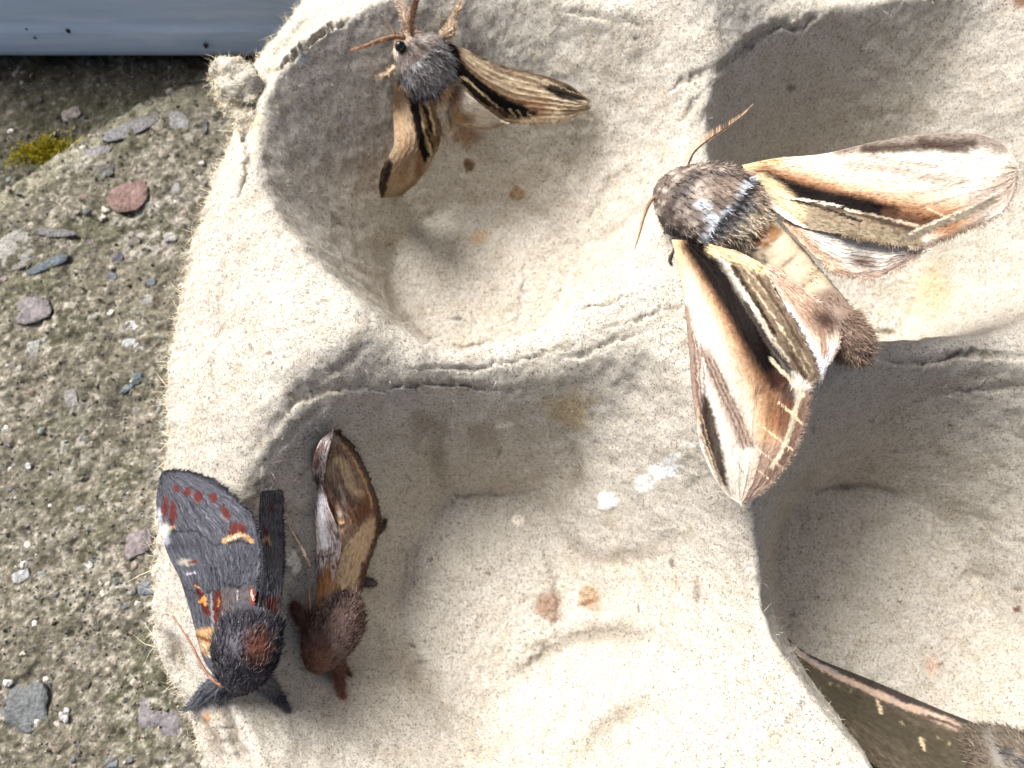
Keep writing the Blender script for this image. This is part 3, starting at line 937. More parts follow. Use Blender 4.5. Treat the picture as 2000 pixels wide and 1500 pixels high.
# ================================================================== plastic tub behind
def make_plastic():
    m, nt, b = new_mat("blue_grey_plastic")
    co = mm_coords(nt)
    st = N(nt, "ShaderNodeMapping")
    st.inputs["Scale"].default_value = (0.12, 1.0, 1.0)
    nt.links.new(co, st.inputs[0])
    v = ramp(nt, noise_node(nt, st.outputs[0], 0.5, 5, 0.6), [(0.3, (0.48, 0.60, 0.70)), (0.55, (0.56, 0.68, 0.77)), (0.75, (0.70, 0.78, 0.84))])
    nt.links.new(v, b.inputs["Base Color"])
    b.inputs["Roughness"].default_value = 0.42
    b.inputs["Specular IOR Level"].default_value = 0.45
    bump(nt, b, noise_node(nt, st.outputs[0], 1.2, 4, 0.6), 0.25, 0.1)
    return m


MAT_PLAST = make_plastic()
ty = float(U(200, 124, GZ)[1])
tub = thing("plastic_tub", "blue-grey plastic tub with scuffed side wall standing on the concrete", "tub", (-140, ty + 60, GZ))


def rounded_shell(x0, x1, y0, y1, profile, rad=12.0, seg=10):
    """wall around a rounded rectangle; profile = [(outset, z)...]"""
    loops = []
    for out, z in profile:
        pts = []
        for cx, cy, a0 in ((x1 - rad, y1 - rad, 0), (x0 + rad, y1 - rad, 90), (x0 + rad, y0 + rad, 180), (x1 - rad, y0 + rad, 270)):
            for k in range(seg + 1):
                a = math.radians(a0 + 90 * k / seg)
                pts.append((cx + (rad + out) * math.cos(a), cy + (rad + out) * math.sin(a), z))
        loops.append(pts)
    L = np.array(loops)
    n, m, _ = L.shape
    V = L.reshape(-1, 3)
    return V, ring_faces(n, m)


x0, x1_, y0, y1 = -330.0, -21.5, ty + 0.9, ty + 190.0
prof = [(-1.6, GZ + 0.25), (-0.5, GZ + 0.35), (0.1, GZ + 1.0), (0.2, GZ + 2.2), (-0.7, GZ + 5.0), (-0.8, GZ + 5.4), (-1.3, GZ + 5.9), (-1.5, GZ + 6.6), (-5.2, GZ + 20.0), (-7.0, GZ + 26.5),
        (-8.5, GZ + 26.5), (-7.6, GZ + 20), (-4.0, GZ + 4), (-4.6, GZ + 2.0)]
V, F = rounded_shell(x0, x1_, y0, y1, prof)
link("side_wall", mesh_np("side_wall", V, F), MAT_PLAST, tub)
V, F = rounded_shell(x0, x1_, y0, y1, [(q_ - 8.3, GZ + z_) for q_, z_ in ((1.9, 25.2), (2.4, 25.8), (2.4, 27.2), (1.8, 27.9), (0.2, 27.9), (-0.6, 27.2), (-0.6, 25.2), (1.9, 25.2))])
link("rim", mesh_np("rim", V, F), MAT_PLAST, tub)
V = np.array([[x0 + 1, y0 + 1, GZ + 1.8], [x1_ - 1, y0 + 1, GZ + 1.8], [x1_ - 1, y1 - 1, GZ + 1.8], [x0 + 1, y1 - 1, GZ + 1.8], [x0 + 4, y0 + 4, GZ + 0.3], [x1_ - 4, y0 + 4, GZ + 0.3], [x1_ - 4, y1 - 4, GZ + 0.3], [x0 + 4, y1 - 4, GZ + 0.3]])
F = np.array([[0, 1, 2, 3], [7, 6, 5, 4], [0, 4, 5, 1], [1, 5, 6, 2], [2, 6, 7, 3], [3, 7, 4, 0]])
link("bottom_panel", mesh_np("bottom_panel", V, F, None, False), MAT_PLAST, tub)
MAT_DIRT = make_plain("dirt_crumb", (0.05, 0.03, 0.025), 0.9, 0.2)
for px, py, r in ((402, 89, 5.5), (133, 60, 4.5), (68, 74, 2.5), (52, 57, 2.2)):
    zc = GZ + 1.0
    for it in range(40):
        zc += 0.5
        if U(px, py, zc)[1] < ty + 0.9 + np.interp(zc - GZ, [2.2, 5, 6.6, 20], [-0.2, 0.7, 1.5, 5.2]):
            break
    p = U(px, py, zc)
    o = link("dirt_crumb", stone_mesh(r * 0.075, r * 0.075, r * 0.05, int(px), (70, 46, 40)), MAT_DIRT, tub)
    o.location = Vector(p) * MM
    o.rotation_euler = (math.radians(90), 0, 0)

# ================================================================== moths
def warp(X, Y, a=2.2, f=6.0, seed=0):
    return X + a * noise(X / f, Y / f, seed=seed), Y + a * noise(X / f, Y / f, seed=seed + 1)


class Paint:
    """pigment of a wing or body, laid down in the photograph's own coordinates"""

    def __init__(self, X, Y, S, T, rgb):
        self.X0, self.Y0, self.S, self.T = X, Y, S, T
        self.X, self.Y = warp(X, Y, 2.0, 5.0, 3)
        self.X, self.Y = self.X + 1.2 * noise(X / 2.0, Y / 2.0, seed=8), self.Y + 1.2 * noise(X / 2.0, Y / 2.0, seed=9)
        self.c = np.ones(X.shape + (3,)) * lin(rgb)

    def mix(self, m, rgb):
        m = np.clip(m, 0, 1)[..., None]
        self.c = self.c * (1 - m) + lin(rgb) * m
        return self

    def stroke(self, pts, w0, w1, rgb, a=1.0, soft=0.4, k=24):
        d, par = dist_poly(self.X, self.Y, spline(pts, k) if len(pts) > 2 else pts)
        w = w0 + (w1 - w0) * par
        return self.mix(a * sstep(w * (1 + soft), w * (1 - soft), d), rgb)

    def poly(self, pts, rgb, a=1.0, soft=4.0):
        d, _ = dist_poly(self.X, self.Y, list(pts) + [pts[0]])
        sd = np.where(in_poly(self.X, self.Y, pts), -d, d)
        return self.mix(a * sstep(soft, -soft, sd), rgb)

    def dot(self, px, py, rx, ry, rgb, a=1.0, soft=0.5, rot=0.0):
        x, y = self.X - px, self.Y - py
        c, s = math.cos(rot), math.sin(rot)
        r = np.hypot((x * c + y * s) / rx, (-x * s + y * c) / ry)
        return self.mix(a * sstep(1 + soft, 1 - soft, r), rgb)

    def streak(self, amt, fs, ft, seed=0):
        v = 0.6 * noise(self.S * fs, self.T * ft, seed=seed) + 0.4 * noise(self.S * fs * 2.3, self.T * ft * 2.1, seed=seed + 1)
        self.c = self.c * (1 + amt * v)[..., None]
        return self

    def flecks(self, rgb, amt, fs, ft, thr=0.35, seed=0, region=None):
        v = noise(self.S * fs, self.T * ft, seed=seed)
        m = amt * sstep(thr, thr + 0.25, v)
        if region is not None:
            m = m * in_poly(self.X, self.Y, region)
        return self.mix(m, rgb)


def field(lms):
    """smooth height field over pixels from a few (px, py, z)"""
    L = np.array(lms, float)
    A = np.c_[L[:, :2] / 100.0, np.ones(len(L))]
    reg = np.eye(3) * 1e-4
    pl = np.linalg.solve(A.T @ A + reg, A.T @ L[:, 2])
    r = L[:, 2] - A @ pl
    D = np.hypot(L[:, None, 0] - L[None, :, 0], L[:, None, 1] - L[None, :, 1])
    Kf = lambda d: -np.sqrt(d * d + 60.0 ** 2)
    w = np.linalg.lstsq(Kf(D) - 4.0 * np.eye(len(L)), r, rcond=None)[0]

    def f(X, Y):
        z = pl[0] * X / 100 + pl[1] * Y / 100 + pl[2]
        for i in range(len(L)):
            z = z + w[i] * Kf(np.hypot(X - L[i, 0], Y - L[i, 1]))
        return z
    return f


PIG = 0.82


def wing(parent, name, A, B, lms, paint, rgb, n=190, m=90, veins=9, vamp=0.06, fringe=0.0, fringe_rgb=(120, 100, 84), jag=1.5, mat=None, camber=0.0, pig=PIG):
    a, b = spline(A, n), spline(B, n)
    t = np.linspace(0, 1, m)
    j = jag * (noise(np.arange(n) / 2.0, np.zeros(n), seed=len(A) * 7) + 0.5 * noise(np.arange(n) / 6.0, np.zeros(n), seed=5))
    dirn = b - a
    dl = np.linalg.norm(dirn, axis=1)[:, None] + 1e-6
    b = b + dirn / dl * j[:, None] * np.clip(dl / 20, 0, 1)
    G = a[:, None] * (1 - t)[None, :, None] + b[:, None] * t[None, :, None]
    X, Y = G[..., 0], G[..., 1]
    S, T = np.meshgrid(np.linspace(0, 1, n), t, indexing='ij')
    Z = field(lms)(X, Y)
    Z = Z + vamp * 1.6 * (np.abs(np.cos(T * veins * np.pi)) ** 6 - 0.3) * np.sin(np.pi * T) + camber * np.sin(np.pi * T) * np.sin(np.pi * np.clip(S, 0, 1)) + 0.05 * fbm(S * 14, T * 6, oct=2, seed=77)
    P = U(X, Y, Z)
    p = Paint(X, Y, S, T, rgb)
    paint(p)
    p.c = p.c * pig * (1 + 0.16 * noise(S * n * 0.45, T * m * 0.45, seed=31) + 0.10 * noise(S * n * 0.16, T * m * 0.5, seed=33))[..., None]
    flip = np.cross(P[n // 2 + 1, m // 2] - P[n // 2, m // 2], P[n // 2, m // 2 + 1] - P[n // 2, m // 2])[2] < 0
    V, F = solid_grid(P, 0.12, flip=bool(flip))
    C = np.vstack([p.c.reshape(-1, 3), p.c.reshape(-1, 3) * 0.8])
    o = link(name, mesh_np(name, V, F, C), mat or MAT_WING, parent)
    # short scales lying over the wing, the way its streaks run
    r = np.random.default_rng(n * m + len(A))
    k = 2600
    i_, j_ = r.integers(1, n - 1, k), r.integers(1, m - 1, k)
    tan = P[np.minimum(i_ + 2, n - 1), j_] - P[i_ - 1, j_]
    tan /= np.linalg.norm(tan, axis=1)[:, None] + 1e-9
    d = tan + np.array([0, 0, 0.12]) + r.normal(size=(k, 3)) * 0.10
    d /= np.linalg.norm(d, axis=1)[:, None]
    parts = [hairs(P[i_, j_] + np.array([0, 0, 0.01]), d, r.uniform(0.25, 0.7, k), 0.028, np.zeros((k, 3)), p.c[i_, j_] * r.uniform(0.75, 1.3, k)[:, None], seed=4)]
    if fringe:
        k = 1100
        i_ = r.integers(int(n * 0.35), n, k)
        out = P[i_, -1] - P[i_, -4]
        nn = np.linalg.norm(out, axis=1)
        ok = nn > 1e-4
        i_, out = i_[ok], out[ok] / nn[ok][:, None]
        k = len(i_)
        d = out + 0.4 * tan[:1] * 0 + r.normal(size=(k, 3)) * 0.25
        d /= np.linalg.norm(d, axis=1)[:, None]
        cc = 0.5 * p.c[i_, -2] + 0.5 * lin(fringe_rgb)
        parts.append(hairs(P[i_, -1] - out * 0.1, d, r.uniform(0.3, 0.7, k) * fringe, 0.04, r.normal(0, 0.2, (k, 3)), cc * r.uniform(0.6, 1.3, k)[:, None], seed=6))
    V, F, C = merge(*parts)
    link("scales", mesh_np("scales", V, F, C, False), MAT_FUR, o, kind="stuff")
    return o


def loft(spine, up=(0, 0, 1), n=90, seg=40, lump=0.0):
    """spine rows: px, py, z, half width in px, half height mm -> V,F, plus per-vertex axis, normal"""
    C = spline(np.array(spine, float), n)
    P = U(C[:, 0], C[:, 1], C[:, 2])
    depth = ST * P[:, 1] - (P[:, 2] - CAM_H) * CT
    w = np.maximum(C[:, 3], 0.4) * depth / FPX
    h = np.maximum(C[:, 4], 0.05)
    T = np.gradient(P, axis=0)
    T /= np.linalg.norm(T, axis=1)[:, None]
    up = np.array(up, float)
    side = np.cross(T, up)
    side /= np.linalg.norm(side, axis=1)[:, None]
    upv = np.cross(side, T)
    th = np.linspace(0, 2 * np.pi, seg, endpoint=False)
    rad = side[:, None] * (w[:, None] * np.cos(th))[..., None] + upv[:, None] * (h[:, None] * np.sin(th))[..., None]
    V = P[:, None] + rad
    nr = side[:, None] * (np.cos(th)[None] / w[:, None])[..., None] + upv[:, None] * (np.sin(th)[None] / h[:, None])[..., None]
    nr /= np.linalg.norm(nr, axis=-1)[..., None]
    if lump:
        V = V + nr * (lump * fbm(V[..., 0] / 1.2, V[..., 1] / 1.2, V[..., 2] / 1.2, oct=3, seed=13))[..., None]
    return V, nr, np.broadcast_to(T[:, None], V.shape), ring_faces(n, seg)


def body(parent, spine, paint, rgb, fur_n=6000, fur_len=1.1, fur_w=0.045, lay=1.0, lift=0.45, fur_range=(0, 1), tip=1.25, up=(0, 0, 1), lump=0.12, name="body", ruffle=0.35, sd=0, frost=0.22, vary=(0.55, 1.35)):
    V, nr, T, F = loft(spine, up, lump=lump)
    X, Y = PX(V)
    n, seg, _ = V.shape
    S, Tt = np.meshgrid(np.linspace(0, 1, n), np.linspace(0, 1, seg), indexing='ij')
    p = Paint(X, Y, S, Tt, rgb)
    paint(p)
    cap = [np.r_[0:seg][::-1], np.r_[(n - 1) * seg:n * seg]]
    o = link(name, mesh_np(name, V.reshape(-1, 3), F, p.c.reshape(-1, 3)), MAT_BODY, parent)
    r = np.random.default_rng(99 + sd)
    ii = r.integers(int(fur_range[0] * (n - 1)), max(1, int(fur_range[1] * (n - 1))), fur_n)
    jj = r.integers(0, seg, fur_n)
    keep = nr[ii, jj, 2] > -0.45
    ii, jj = ii[keep], jj[keep]
    k = len(ii)
    root = V[ii, jj] - nr[ii, jj] * 0.08 + r.normal(size=(k, 3)) * 0.08
    d = T[ii, jj] * lay + nr[ii, jj] * lift + r.normal(size=(k, 3)) * ruffle
    d /= np.linalg.norm(d, axis=1)[:, None]
    cl = p.c[ii, jj] * r.uniform(vary[0], vary[1], k)[:, None]
    fr = r.random(k) < frost
    tipc = np.where(fr[:, None], np.clip(cl * 0.5 + lin((214, 208, 200)) * 0.5 * tip / 1.25, 0, 1), cl * tip)
    V2, F2, C2 = hairs(root, d, fur_len * r.uniform(0.5, 1.25, k), fur_w, r.normal(0, 0.18, (k, 3)), cl, tipc, seed=sd)
    link("fur", mesh_np("fur", V2, F2, C2, False), MAT_FUR, o, kind="stuff")
    return o, p


def part_tube(parent, name, pts, radii, rgb, n=50, seg=10, fuzz=0, fuzz_len=0.4, fuzz_rgb=None, mat=None, lump=0.0, lay=0.6):
    P = np.array([list(U(a, b, z)) for a, b, z in pts])
    V, F = tube(P, radii, n, seg)
    c = np.ones_like(V) * lin(rgb) * (1 + 0.25 * noise(V[:, 0] * 2, V[:, 1] * 2, V[:, 2] * 2, seed=3))[:, None]
    o = link(name, mesh_np(name, V, F, c), mat or MAT_BODY, parent)
    if fuzz:
        r = np.random.default_rng(fuzz)
        cen = np.repeat(spline(P, n), seg, 0)
        T = np.repeat(np.gradient(spline(P, n), axis=0), seg, 0)
        T /= np.linalg.norm(T, axis=1)[:, None] + 1e-9
        k = r.integers(0, len(V), fuzz)
        nn = V[k] - cen[k]
        nn /= np.linalg.norm(nn, axis=1)[:, None] + 1e-9
        d = T[k] * lay + nn * 0.6 + r.normal(size=(fuzz, 3)) * 0.3
        d /= np.linalg.norm(d, axis=1)[:, None]
        fc = lin(fuzz_rgb or rgb) * r.uniform(0.5, 1.4, fuzz)[:, None]
        V2, F2, C2 = hairs(V[k], d, fuzz_len * r.uniform(0.4, 1.3, fuzz), 0.03, r.normal(0, 0.2, (fuzz, 3)), fc, seed=fuzz)
        link("hair", mesh_np("hair", V2, F2, C2, False), MAT_FUR, o, kind="stuff")
    return o


def comb(parent, pts, side, l0, l1, rgb, k=62):
    """feathery teeth along an antenna; side = pixel-space direction"""
    P = spline(np.array([list(U(a, b, z)) for a, b, z in pts]), k)
    T = np.gradient(P, axis=0)
    T /= np.linalg.norm(T, axis=1)[:, None]
    ln = np.linspace(l0, l1, k) * np.minimum(1, np.linspace(0.35, 5, k))
    V, F, C = [], [], []
    sd = np.array([side[0], -side[1], 0.15])
    sd /= np.linalg.norm(sd)
    parts = []
    for s_, f_ in ((1, 1.0), (-1, 0.35)):
        d = sd * s_ + T * 0.75
        d /= np.linalg.norm(d, axis=1)[:, None]
        parts.append(hairs(P, d, ln * f_, 0.036, T * 0.2, np.ones((k, 3)) * lin(rgb) * RNG.uniform(0.85, 1.15, k)[:, None], seed=2))
    V, F, C = merge(*parts)
    link("comb_teeth", mesh_np("comb_teeth", V, F, C, False), MAT_FUR, parent, kind="stuff")


def eye(parent, px, py, z, rpx):
    p = U(px, py, z)
    r = rpx * (ST * p[1] - (z - CAM_H) * CT) / FPX
    V, nr, T, F = loft_ball(p, r)
    link("eye", mesh_np("eye", V, F), MAT_EYE, parent)


def loft_ball(p, r):
    ph = np.linspace(0.001, np.pi - 0.001, 16)
    th = np.linspace(0, 2 * np.pi, 20, endpoint=False)
    Pp, Tt = np.meshgrid(ph, th, indexing='ij')
    V = p + r * np.stack([np.sin(Pp) * np.cos(Tt), np.sin(Pp) * np.sin(Tt), np.cos(Pp)], -1)
    return V.reshape(-1, 3), None, None, ring_faces(16, 20)[:, ::-1]


CREAM, TAN, BRN, DBR, BLK, GRY = (218, 208, 190), (198, 170, 130), (120, 92, 72), (66, 46, 36), (24, 18, 15), (130, 120, 106)

# ------------------------------------------------------------------ large moth on the post
mb = thing("moth", "large cream and black streaked moth with spread wings on the post between cups", "moth", U(1400, 420, 31))


def paint_fw1(p):
    p.streak(0.07, 5, 60, 1)
    p.stroke([(1450, 322), (1480, 318), (1520, 315)], 16, 8, (222, 186, 130), 0.75, 0.9)
    p.stroke([(1640, 292), (1720, 281), (1800, 270), (1900, 268), (1955, 284)], 13, 17, (122, 106, 94), 0.85, 0.7)
    p.stroke([(1690, 292), (1770, 288), (1840, 283), (1900, 281)], 9, 10, (60, 46, 38), 0.9, 0.8)
    p.stroke([(1800, 276), (1850, 290), (1885, 294)], 9, 7, (70, 54, 46), 0.85, 0.8)
    p.stroke([(1660, 322), (1740, 330), (1830, 350), (1880, 352)], 10, 9, (150, 128, 112), 0.6, 0.9)
    p.stroke([(1700, 305), (1760, 316), (1830, 326)], 4, 4, (128, 106, 92), 0.5, 0.9)
    p.poly([(1860, 405), (1930, 360), (1975, 320), (1992, 330), (1985, 380), (1900, 445), (1830, 470)], (150, 128, 112), 0.75, 16)
    p.stroke([(1490, 338), (1560, 352), (1640, 376), (1720, 398), (1790, 412), (1850, 425)], 26, 40, (206, 164, 118), 0.75, 0.9)
    p.stroke([(1492, 345), (1560, 362), (1640, 387), (1720, 408), (1790, 424), (1850, 432)], 20, 26, (140, 96, 64), 0.9, 0.7)
    p.stroke([(1490, 352), (1545, 371), (1610, 388), (1680, 403), (1735, 417)], 20, 19, (22, 15, 12), 1.0, 0.5)
    p.stroke([(1735, 416), (1790, 430), (1840, 432)], 12, 9, (84, 58, 44), 0.9, 0.8)
    p.poly([(1480, 350), (1505, 372), (1545, 392), (1610, 400), (1690, 424), (1760, 440), (1800, 455), (1800, 485), (1668, 468), (1575, 445), (1500, 385)], (138, 122, 98), 0.95, 4)
    p.stroke([(1484, 352), (1515, 372), (1560, 415)], 14, 16, (222, 196, 152), 0.95, 0.6)
    p.stroke([(1545, 391), (1600, 404), (1680, 432)], 3.4, 2.6, BLK, 0.95, 0.5)
    p.stroke([(1530, 384), (1580, 392), (1640, 402)], 2.5, 2.0, (236, 226, 204), 0.9, 0.6)
    p.stroke([(1590, 400), (1680, 420), (1760, 442), (1800, 452)], 2.2, 3.5, (70, 54, 44), 0.85, 0.6)
    p.stroke([(1650, 408), (1720, 424), (1790, 440)], 2.2, 2.6, (220, 204, 176), 0.85, 0.6)
    p.stroke([(1690, 420), (1750, 440), (1785, 452)], 6, 6, (74, 58, 46), 0.7, 0.8)
    p.stroke([(1600, 440), (1660, 450), (1760, 470)], 4, 4, (150, 138, 112), 0.7, 0.8)
    p.flecks((92, 78, 60), 0.6, 80, 44, 0.2, 5, [(1530, 385), (1610, 400), (1690, 424), (1790, 450), (1800, 485), (1668, 468), (1575, 445)])
    p.stroke([(1776, 464), (1800, 452), (1828, 438), (1860, 428), (1902, 410), (1940, 392)], 9, 7, (122, 112, 96), 0.95, 0.35)
    p.stroke([(1776, 456), (1805, 442), (1840, 428), (1902, 401), (1958, 370)], 2.2, 2.0, (214, 200, 176), 0.85, 0.6)
    p.stroke([(1800, 480), (1850, 462), (1920, 430)], 5, 5, (96, 78, 66), 0.7, 0.8)
    p.stroke([(1810, 405), (1840, 420), (1862, 428)], 1.6, 1.6, (226, 204, 170), 0.7, 0.6)


FW1_A = [(1450, 322), (1516, 309), (1610, 300), (1707, 277), (1805, 262), (1902, 261), (1950, 278), (1978, 303), (1988, 330)]
FW1_B = [(1462, 350), (1488, 390), (1532, 425), (1575, 446), (1668, 463), (1766, 481), (1800, 482), (1883, 450), (1953, 415), (1980, 375), (1988, 332)]
FW1_Z = [(1460, 330, 36.8), (1700, 290, 37.0), (1985, 330, 36.5), (1575, 445, 38.3), (1800, 480, 38.6), (1930, 420, 37.3), (1700, 380, 38.6)]
wing(mb, "forewing", FW1_A, FW1_B, FW1_Z, paint_fw1, CREAM, fringe=0.9, veins=8, n=290, m=140)


def paint_hw1(p):
    p.streak(0.06, 5, 40, 2)
    p.stroke([(1535, 440), (1580, 490), (1640, 535)], 22, 16, (206, 172, 140), 0.9, 0.8)
    p.stroke([(1560, 455), (1600, 490), (1640, 510)], 4, 4, (170, 136, 108), 0.6, 0.8)
    p.dot(1685, 512, 34, 17, (88, 64, 52), 0.9, 0.8, 0.25)
    p.stroke([(1630, 532), (1700, 538), (1735, 528), (1790, 500)], 7, 8, (140, 112, 94), 0.85, 0.7)
    p.stroke([(1730, 512), (1770, 496)], 6, 5, (120, 92, 76), 0.7, 0.8)
    p.stroke([(1660, 526), (1690, 528)], 2.2, 2, (232, 214, 188), 0.8, 0.6)


wing(mb, "hindwing", [(1535, 428), (1600, 448), (1668, 462), (1766, 480), (1812, 488)], [(1528, 434), (1580, 490), (1630, 531), (1660, 538), (1715, 544), (1745, 528), (1800, 496), (1812, 490)],
     [(1535, 430, 37.4), (1640, 530, 38.0), (1715, 543, 38.3), (1800, 490, 38.3), (1668, 462, 37.95), (1575, 445, 37.8)], paint_hw1, (244, 236, 222), n=120, m=70, fringe=0.8, fringe_rgb=(200, 180, 160))


def paint_fw2(p):
    p.streak(0.07, 5, 60, 11)
    p.stroke([(1318, 475), (1328, 520), (1338, 580)], 13, 6, (222, 186, 130), 0.75, 0.9)
    p.stroke([(1340, 600), (1346, 677), (1350, 740), (1360, 805)], 8, 22, (122, 94, 80), 0.85, 0.8)
    for dx in (0, 7, 14):
        p.stroke([(1352 + dx, 650 + dx), (1358 + dx, 700), (1362 + dx, 760), (1372 + dx * 0.6, 820), (1388 + dx * .5, 880)], 1.6, 2.2, (82, 56, 46), 0.75, 0.6)
    p.stroke([(1376, 690), (1400, 740), (1428, 800), (1452, 856)], 13, 19, (122, 97, 83), 0.8, 0.8)
    for dx in (-9, 0, 9):
        p.stroke([(1384 + dx, 700), (1412 + dx, 760), (1440 + dx, 820), (1462 + dx, 874)], 1.6, 1.4, (78, 54, 44), 0.7, 0.7)
    p.stroke([(1372, 700), (1384, 760), (1392, 800)], 2, 2, (232, 220, 204), 0.7, 0.7)
    p.poly([(1384, 776), (1400, 826), (1412, 878), (1416, 905), (1424, 960), (1404, 940), (1378, 885), (1366, 850), (1370, 790), (1372, 770)], (40, 27, 23), 0.95, 6)
    p.stroke([(1362, 800), (1372, 850), (1396, 915), (1420, 958)], 1.6, 1.4, (190, 166, 134), 0.75, 0.6)
    p.stroke([(1370, 810), (1384, 864), (1404, 925)], 1.3, 1.2, (170, 146, 116), 0.6, 0.6)
    p.poly([(1490, 800), (1545, 790), (1582, 770), (1572, 826), (1540, 905), (1480, 968), (1452, 984), (1462, 955), (1478, 900), (1476, 850)], (142, 114, 96), 0.9, 12)
    # cream -> orange -> black band
    p.stroke([(1340, 478), (1378, 550), (1420, 630), (1455, 700), (1485, 770), (1505, 830)], 18, 32, (210, 168, 120), 0.75, 0.9)
    p.stroke([(1350, 478), (1390, 545), (1436, 625), (1475, 695), (1505, 760), (1525, 820)], 20, 30, (120, 82, 56), 0.92, 0.8)
    p.stroke([(1358, 478), (1400, 540), (1448, 620), (1488, 688), (1520, 735)], 23, 24, (20, 14, 11), 1.0, 0.5)
    p.stroke([(1520, 735), (1542, 775), (1548, 810)], 18, 12, (70, 46, 36), 0.92, 0.7)
    p.stroke([(1535, 790), (1536, 845)], 11, 9, (110, 78, 58), 0.8, 0.8)
    # streaked zone along the inner edge
    p.poly([(1388, 478), (1418, 505), (1462, 580), (1506, 660), (1548, 722), (1586, 752), (1600, 740), (1592, 700), (1559, 640), (1516, 570), (1493, 520), (1420, 480)], (112, 94, 74), 0.95, 4)
    p.stroke([(1392, 486), (1450, 506), (1490, 522)], 13, 12, (222, 196, 150), 0.95, 0.6)
    p.stroke([(1398, 492), (1424, 515), (1462, 575), (1504, 650), (1540, 704)], 2.0, 2.4, (214, 200, 172), 0.9, 0.5)
    p.stroke([(1432, 522), (1470, 580), (1512, 650)], 5.5, 3, (26, 20, 16), 0.95, 0.5)
    p.stroke([(1455, 590), (1500, 665), (1545, 722)], 4, 4.5, (42, 30, 24), 0.9, 0.6)
    p.stroke([(1460, 545), (1505, 610), (1550, 680), (1580, 735)], 1.8, 1.8, (200, 182, 150), 0.85, 0.6)
    p.stroke([(1446, 512), (1500, 575), (1550, 655), (1588, 728)], 2.2, 1.8, (176, 160, 132), 0.8, 0.6)
    p.stroke([(1480, 540), (1520, 600), (1566, 680)], 3.2, 3.2, (70, 52, 40), 0.85, 0.6)
    p.stroke([(1524, 640), (1534, 650)], 4, 3, (238, 216, 170), 0.8, 0.6)
    p.stroke([(1545, 690), (1572, 740)], 3.5, 4, (62, 44, 36), 0.8, 0.6)
    p.flecks((88, 72, 54), 0.6, 110, 44, 0.2, 15, [(1400, 490), (1462, 580), (1506, 660), (1586, 752), (1600, 740), (1559, 640), (1516, 570), (1493, 520)])
    # ladder line and veins
    p.stroke([(1578, 772), (1566, 815), (1552, 856), (1530, 895), (1500, 935)], 13, 10, (104, 78, 64), 0.8, 0.7)
    p.stroke([(1504, 700), (1530, 728), (1552, 752), (1568, 772)], 3.6, 4.2, (224, 210, 178), 0.95, 0.4)
    p.stroke([(1563, 768), (1553, 803), (1543, 842), (1528, 877), (1507, 912)], 5.0, 4.0, (190, 178, 152), 0.95, 0.45)
    p.stroke([(1519, 786), (1545, 806), (1568, 828)], 2.2, 2.0, (230, 204, 160), 0.9, 0.5)
    p.stroke([(1493, 836), (1520, 856), (1548, 878)], 1.9, 1.7, (226, 200, 160), 0.9, 0.5)
    p.stroke([(1475, 872), (1500, 892), (1528, 912)], 1.7, 1.5, (222, 198, 162), 0.8, 0.5)
    p.stroke([(1465, 905), (1490, 925), (1510, 942)], 1.6, 1.5, (218, 198, 166), 0.8, 0.5)
    p.stroke([(1428, 885), (1450, 920), (1462, 940)], 1.2, 1.2, (120, 116, 118), 0.6, 0.6)
    p.stroke([(1450, 985), (1480, 966), (1520, 932), (1556, 876)], 4, 4, (112, 88, 74), 0.6, 0.8)


FW2_A = [(1312, 468), (1325, 520), (1335, 570), (1338, 600), (1346, 677), (1350, 740), (1358, 809), (1366, 862), (1376, 892), (1397, 937), (1422, 969), (1445, 984)]
FW2_B = [(1368, 470), (1400, 480), (1450, 495), (1495, 522), (1516, 570), (1559, 640), (1590, 703), (1596, 735), (1587, 752), (1581, 780), (1572, 824), (1557, 871), (1537, 906), (1513, 938), (1484, 964), (1447, 984)]
FW2_Z = [(1320, 480, 36.2), (1338, 600, 36.0), (1352, 740, 35.4), (1395, 930, 34.3), (1445, 980, 33.8), (1575, 790, 38.2), (1592, 735, 38.8), (1500, 530, 39.2), (1450, 650, 39.6), (1510, 930, 36.0)]
wing(mb, "forewing", FW2_A, FW2_B, FW2_Z, paint_fw2, CREAM, n=300, m=150, fringe=0.7, veins=8)


def paint_hw2(p):
    p.streak(0.10, 6, 40, 21)
    p.poly([(1500, 520), (1560, 558), (1610, 600), (1630, 640), (1600, 660), (1550, 610)], (206, 172, 146), 0.9, 8)
    p.stroke([(1534, 598), (1560, 640), (1590, 690), (1600, 715)], 9, 14, (250, 248, 244), 1.0, 0.4)
    p.dot(1612, 625, 32, 20, (84, 60, 50), 0.9, 0.8, 0.7)
    p.stroke([(1628, 672), (1612, 710), (1598, 746)], 7, 4, (226, 230, 232), 0.95, 0.4)
    p.stroke([(1605, 655), (1612, 690)], 7, 7, (160, 124, 100), 0.8, 0.8)


wing(mb, "hindwing", [(1490, 518), (1530, 590), (1575, 680), (1594, 735), (1598, 750)], [(1500, 515), (1560, 555), (1610, 598), (1640, 640), (1636, 680), (1612, 720), (1600, 752)],
     [(1495, 520, 38.2), (1560, 640, 37.6), (1596, 745, 37.2), (1640, 660, 37.2), (1600, 590, 38.2)], paint_hw2, (226, 204, 182), n=120, m=60, fringe=0.5, fringe_rgb=(150, 124, 108), jag=1.0)


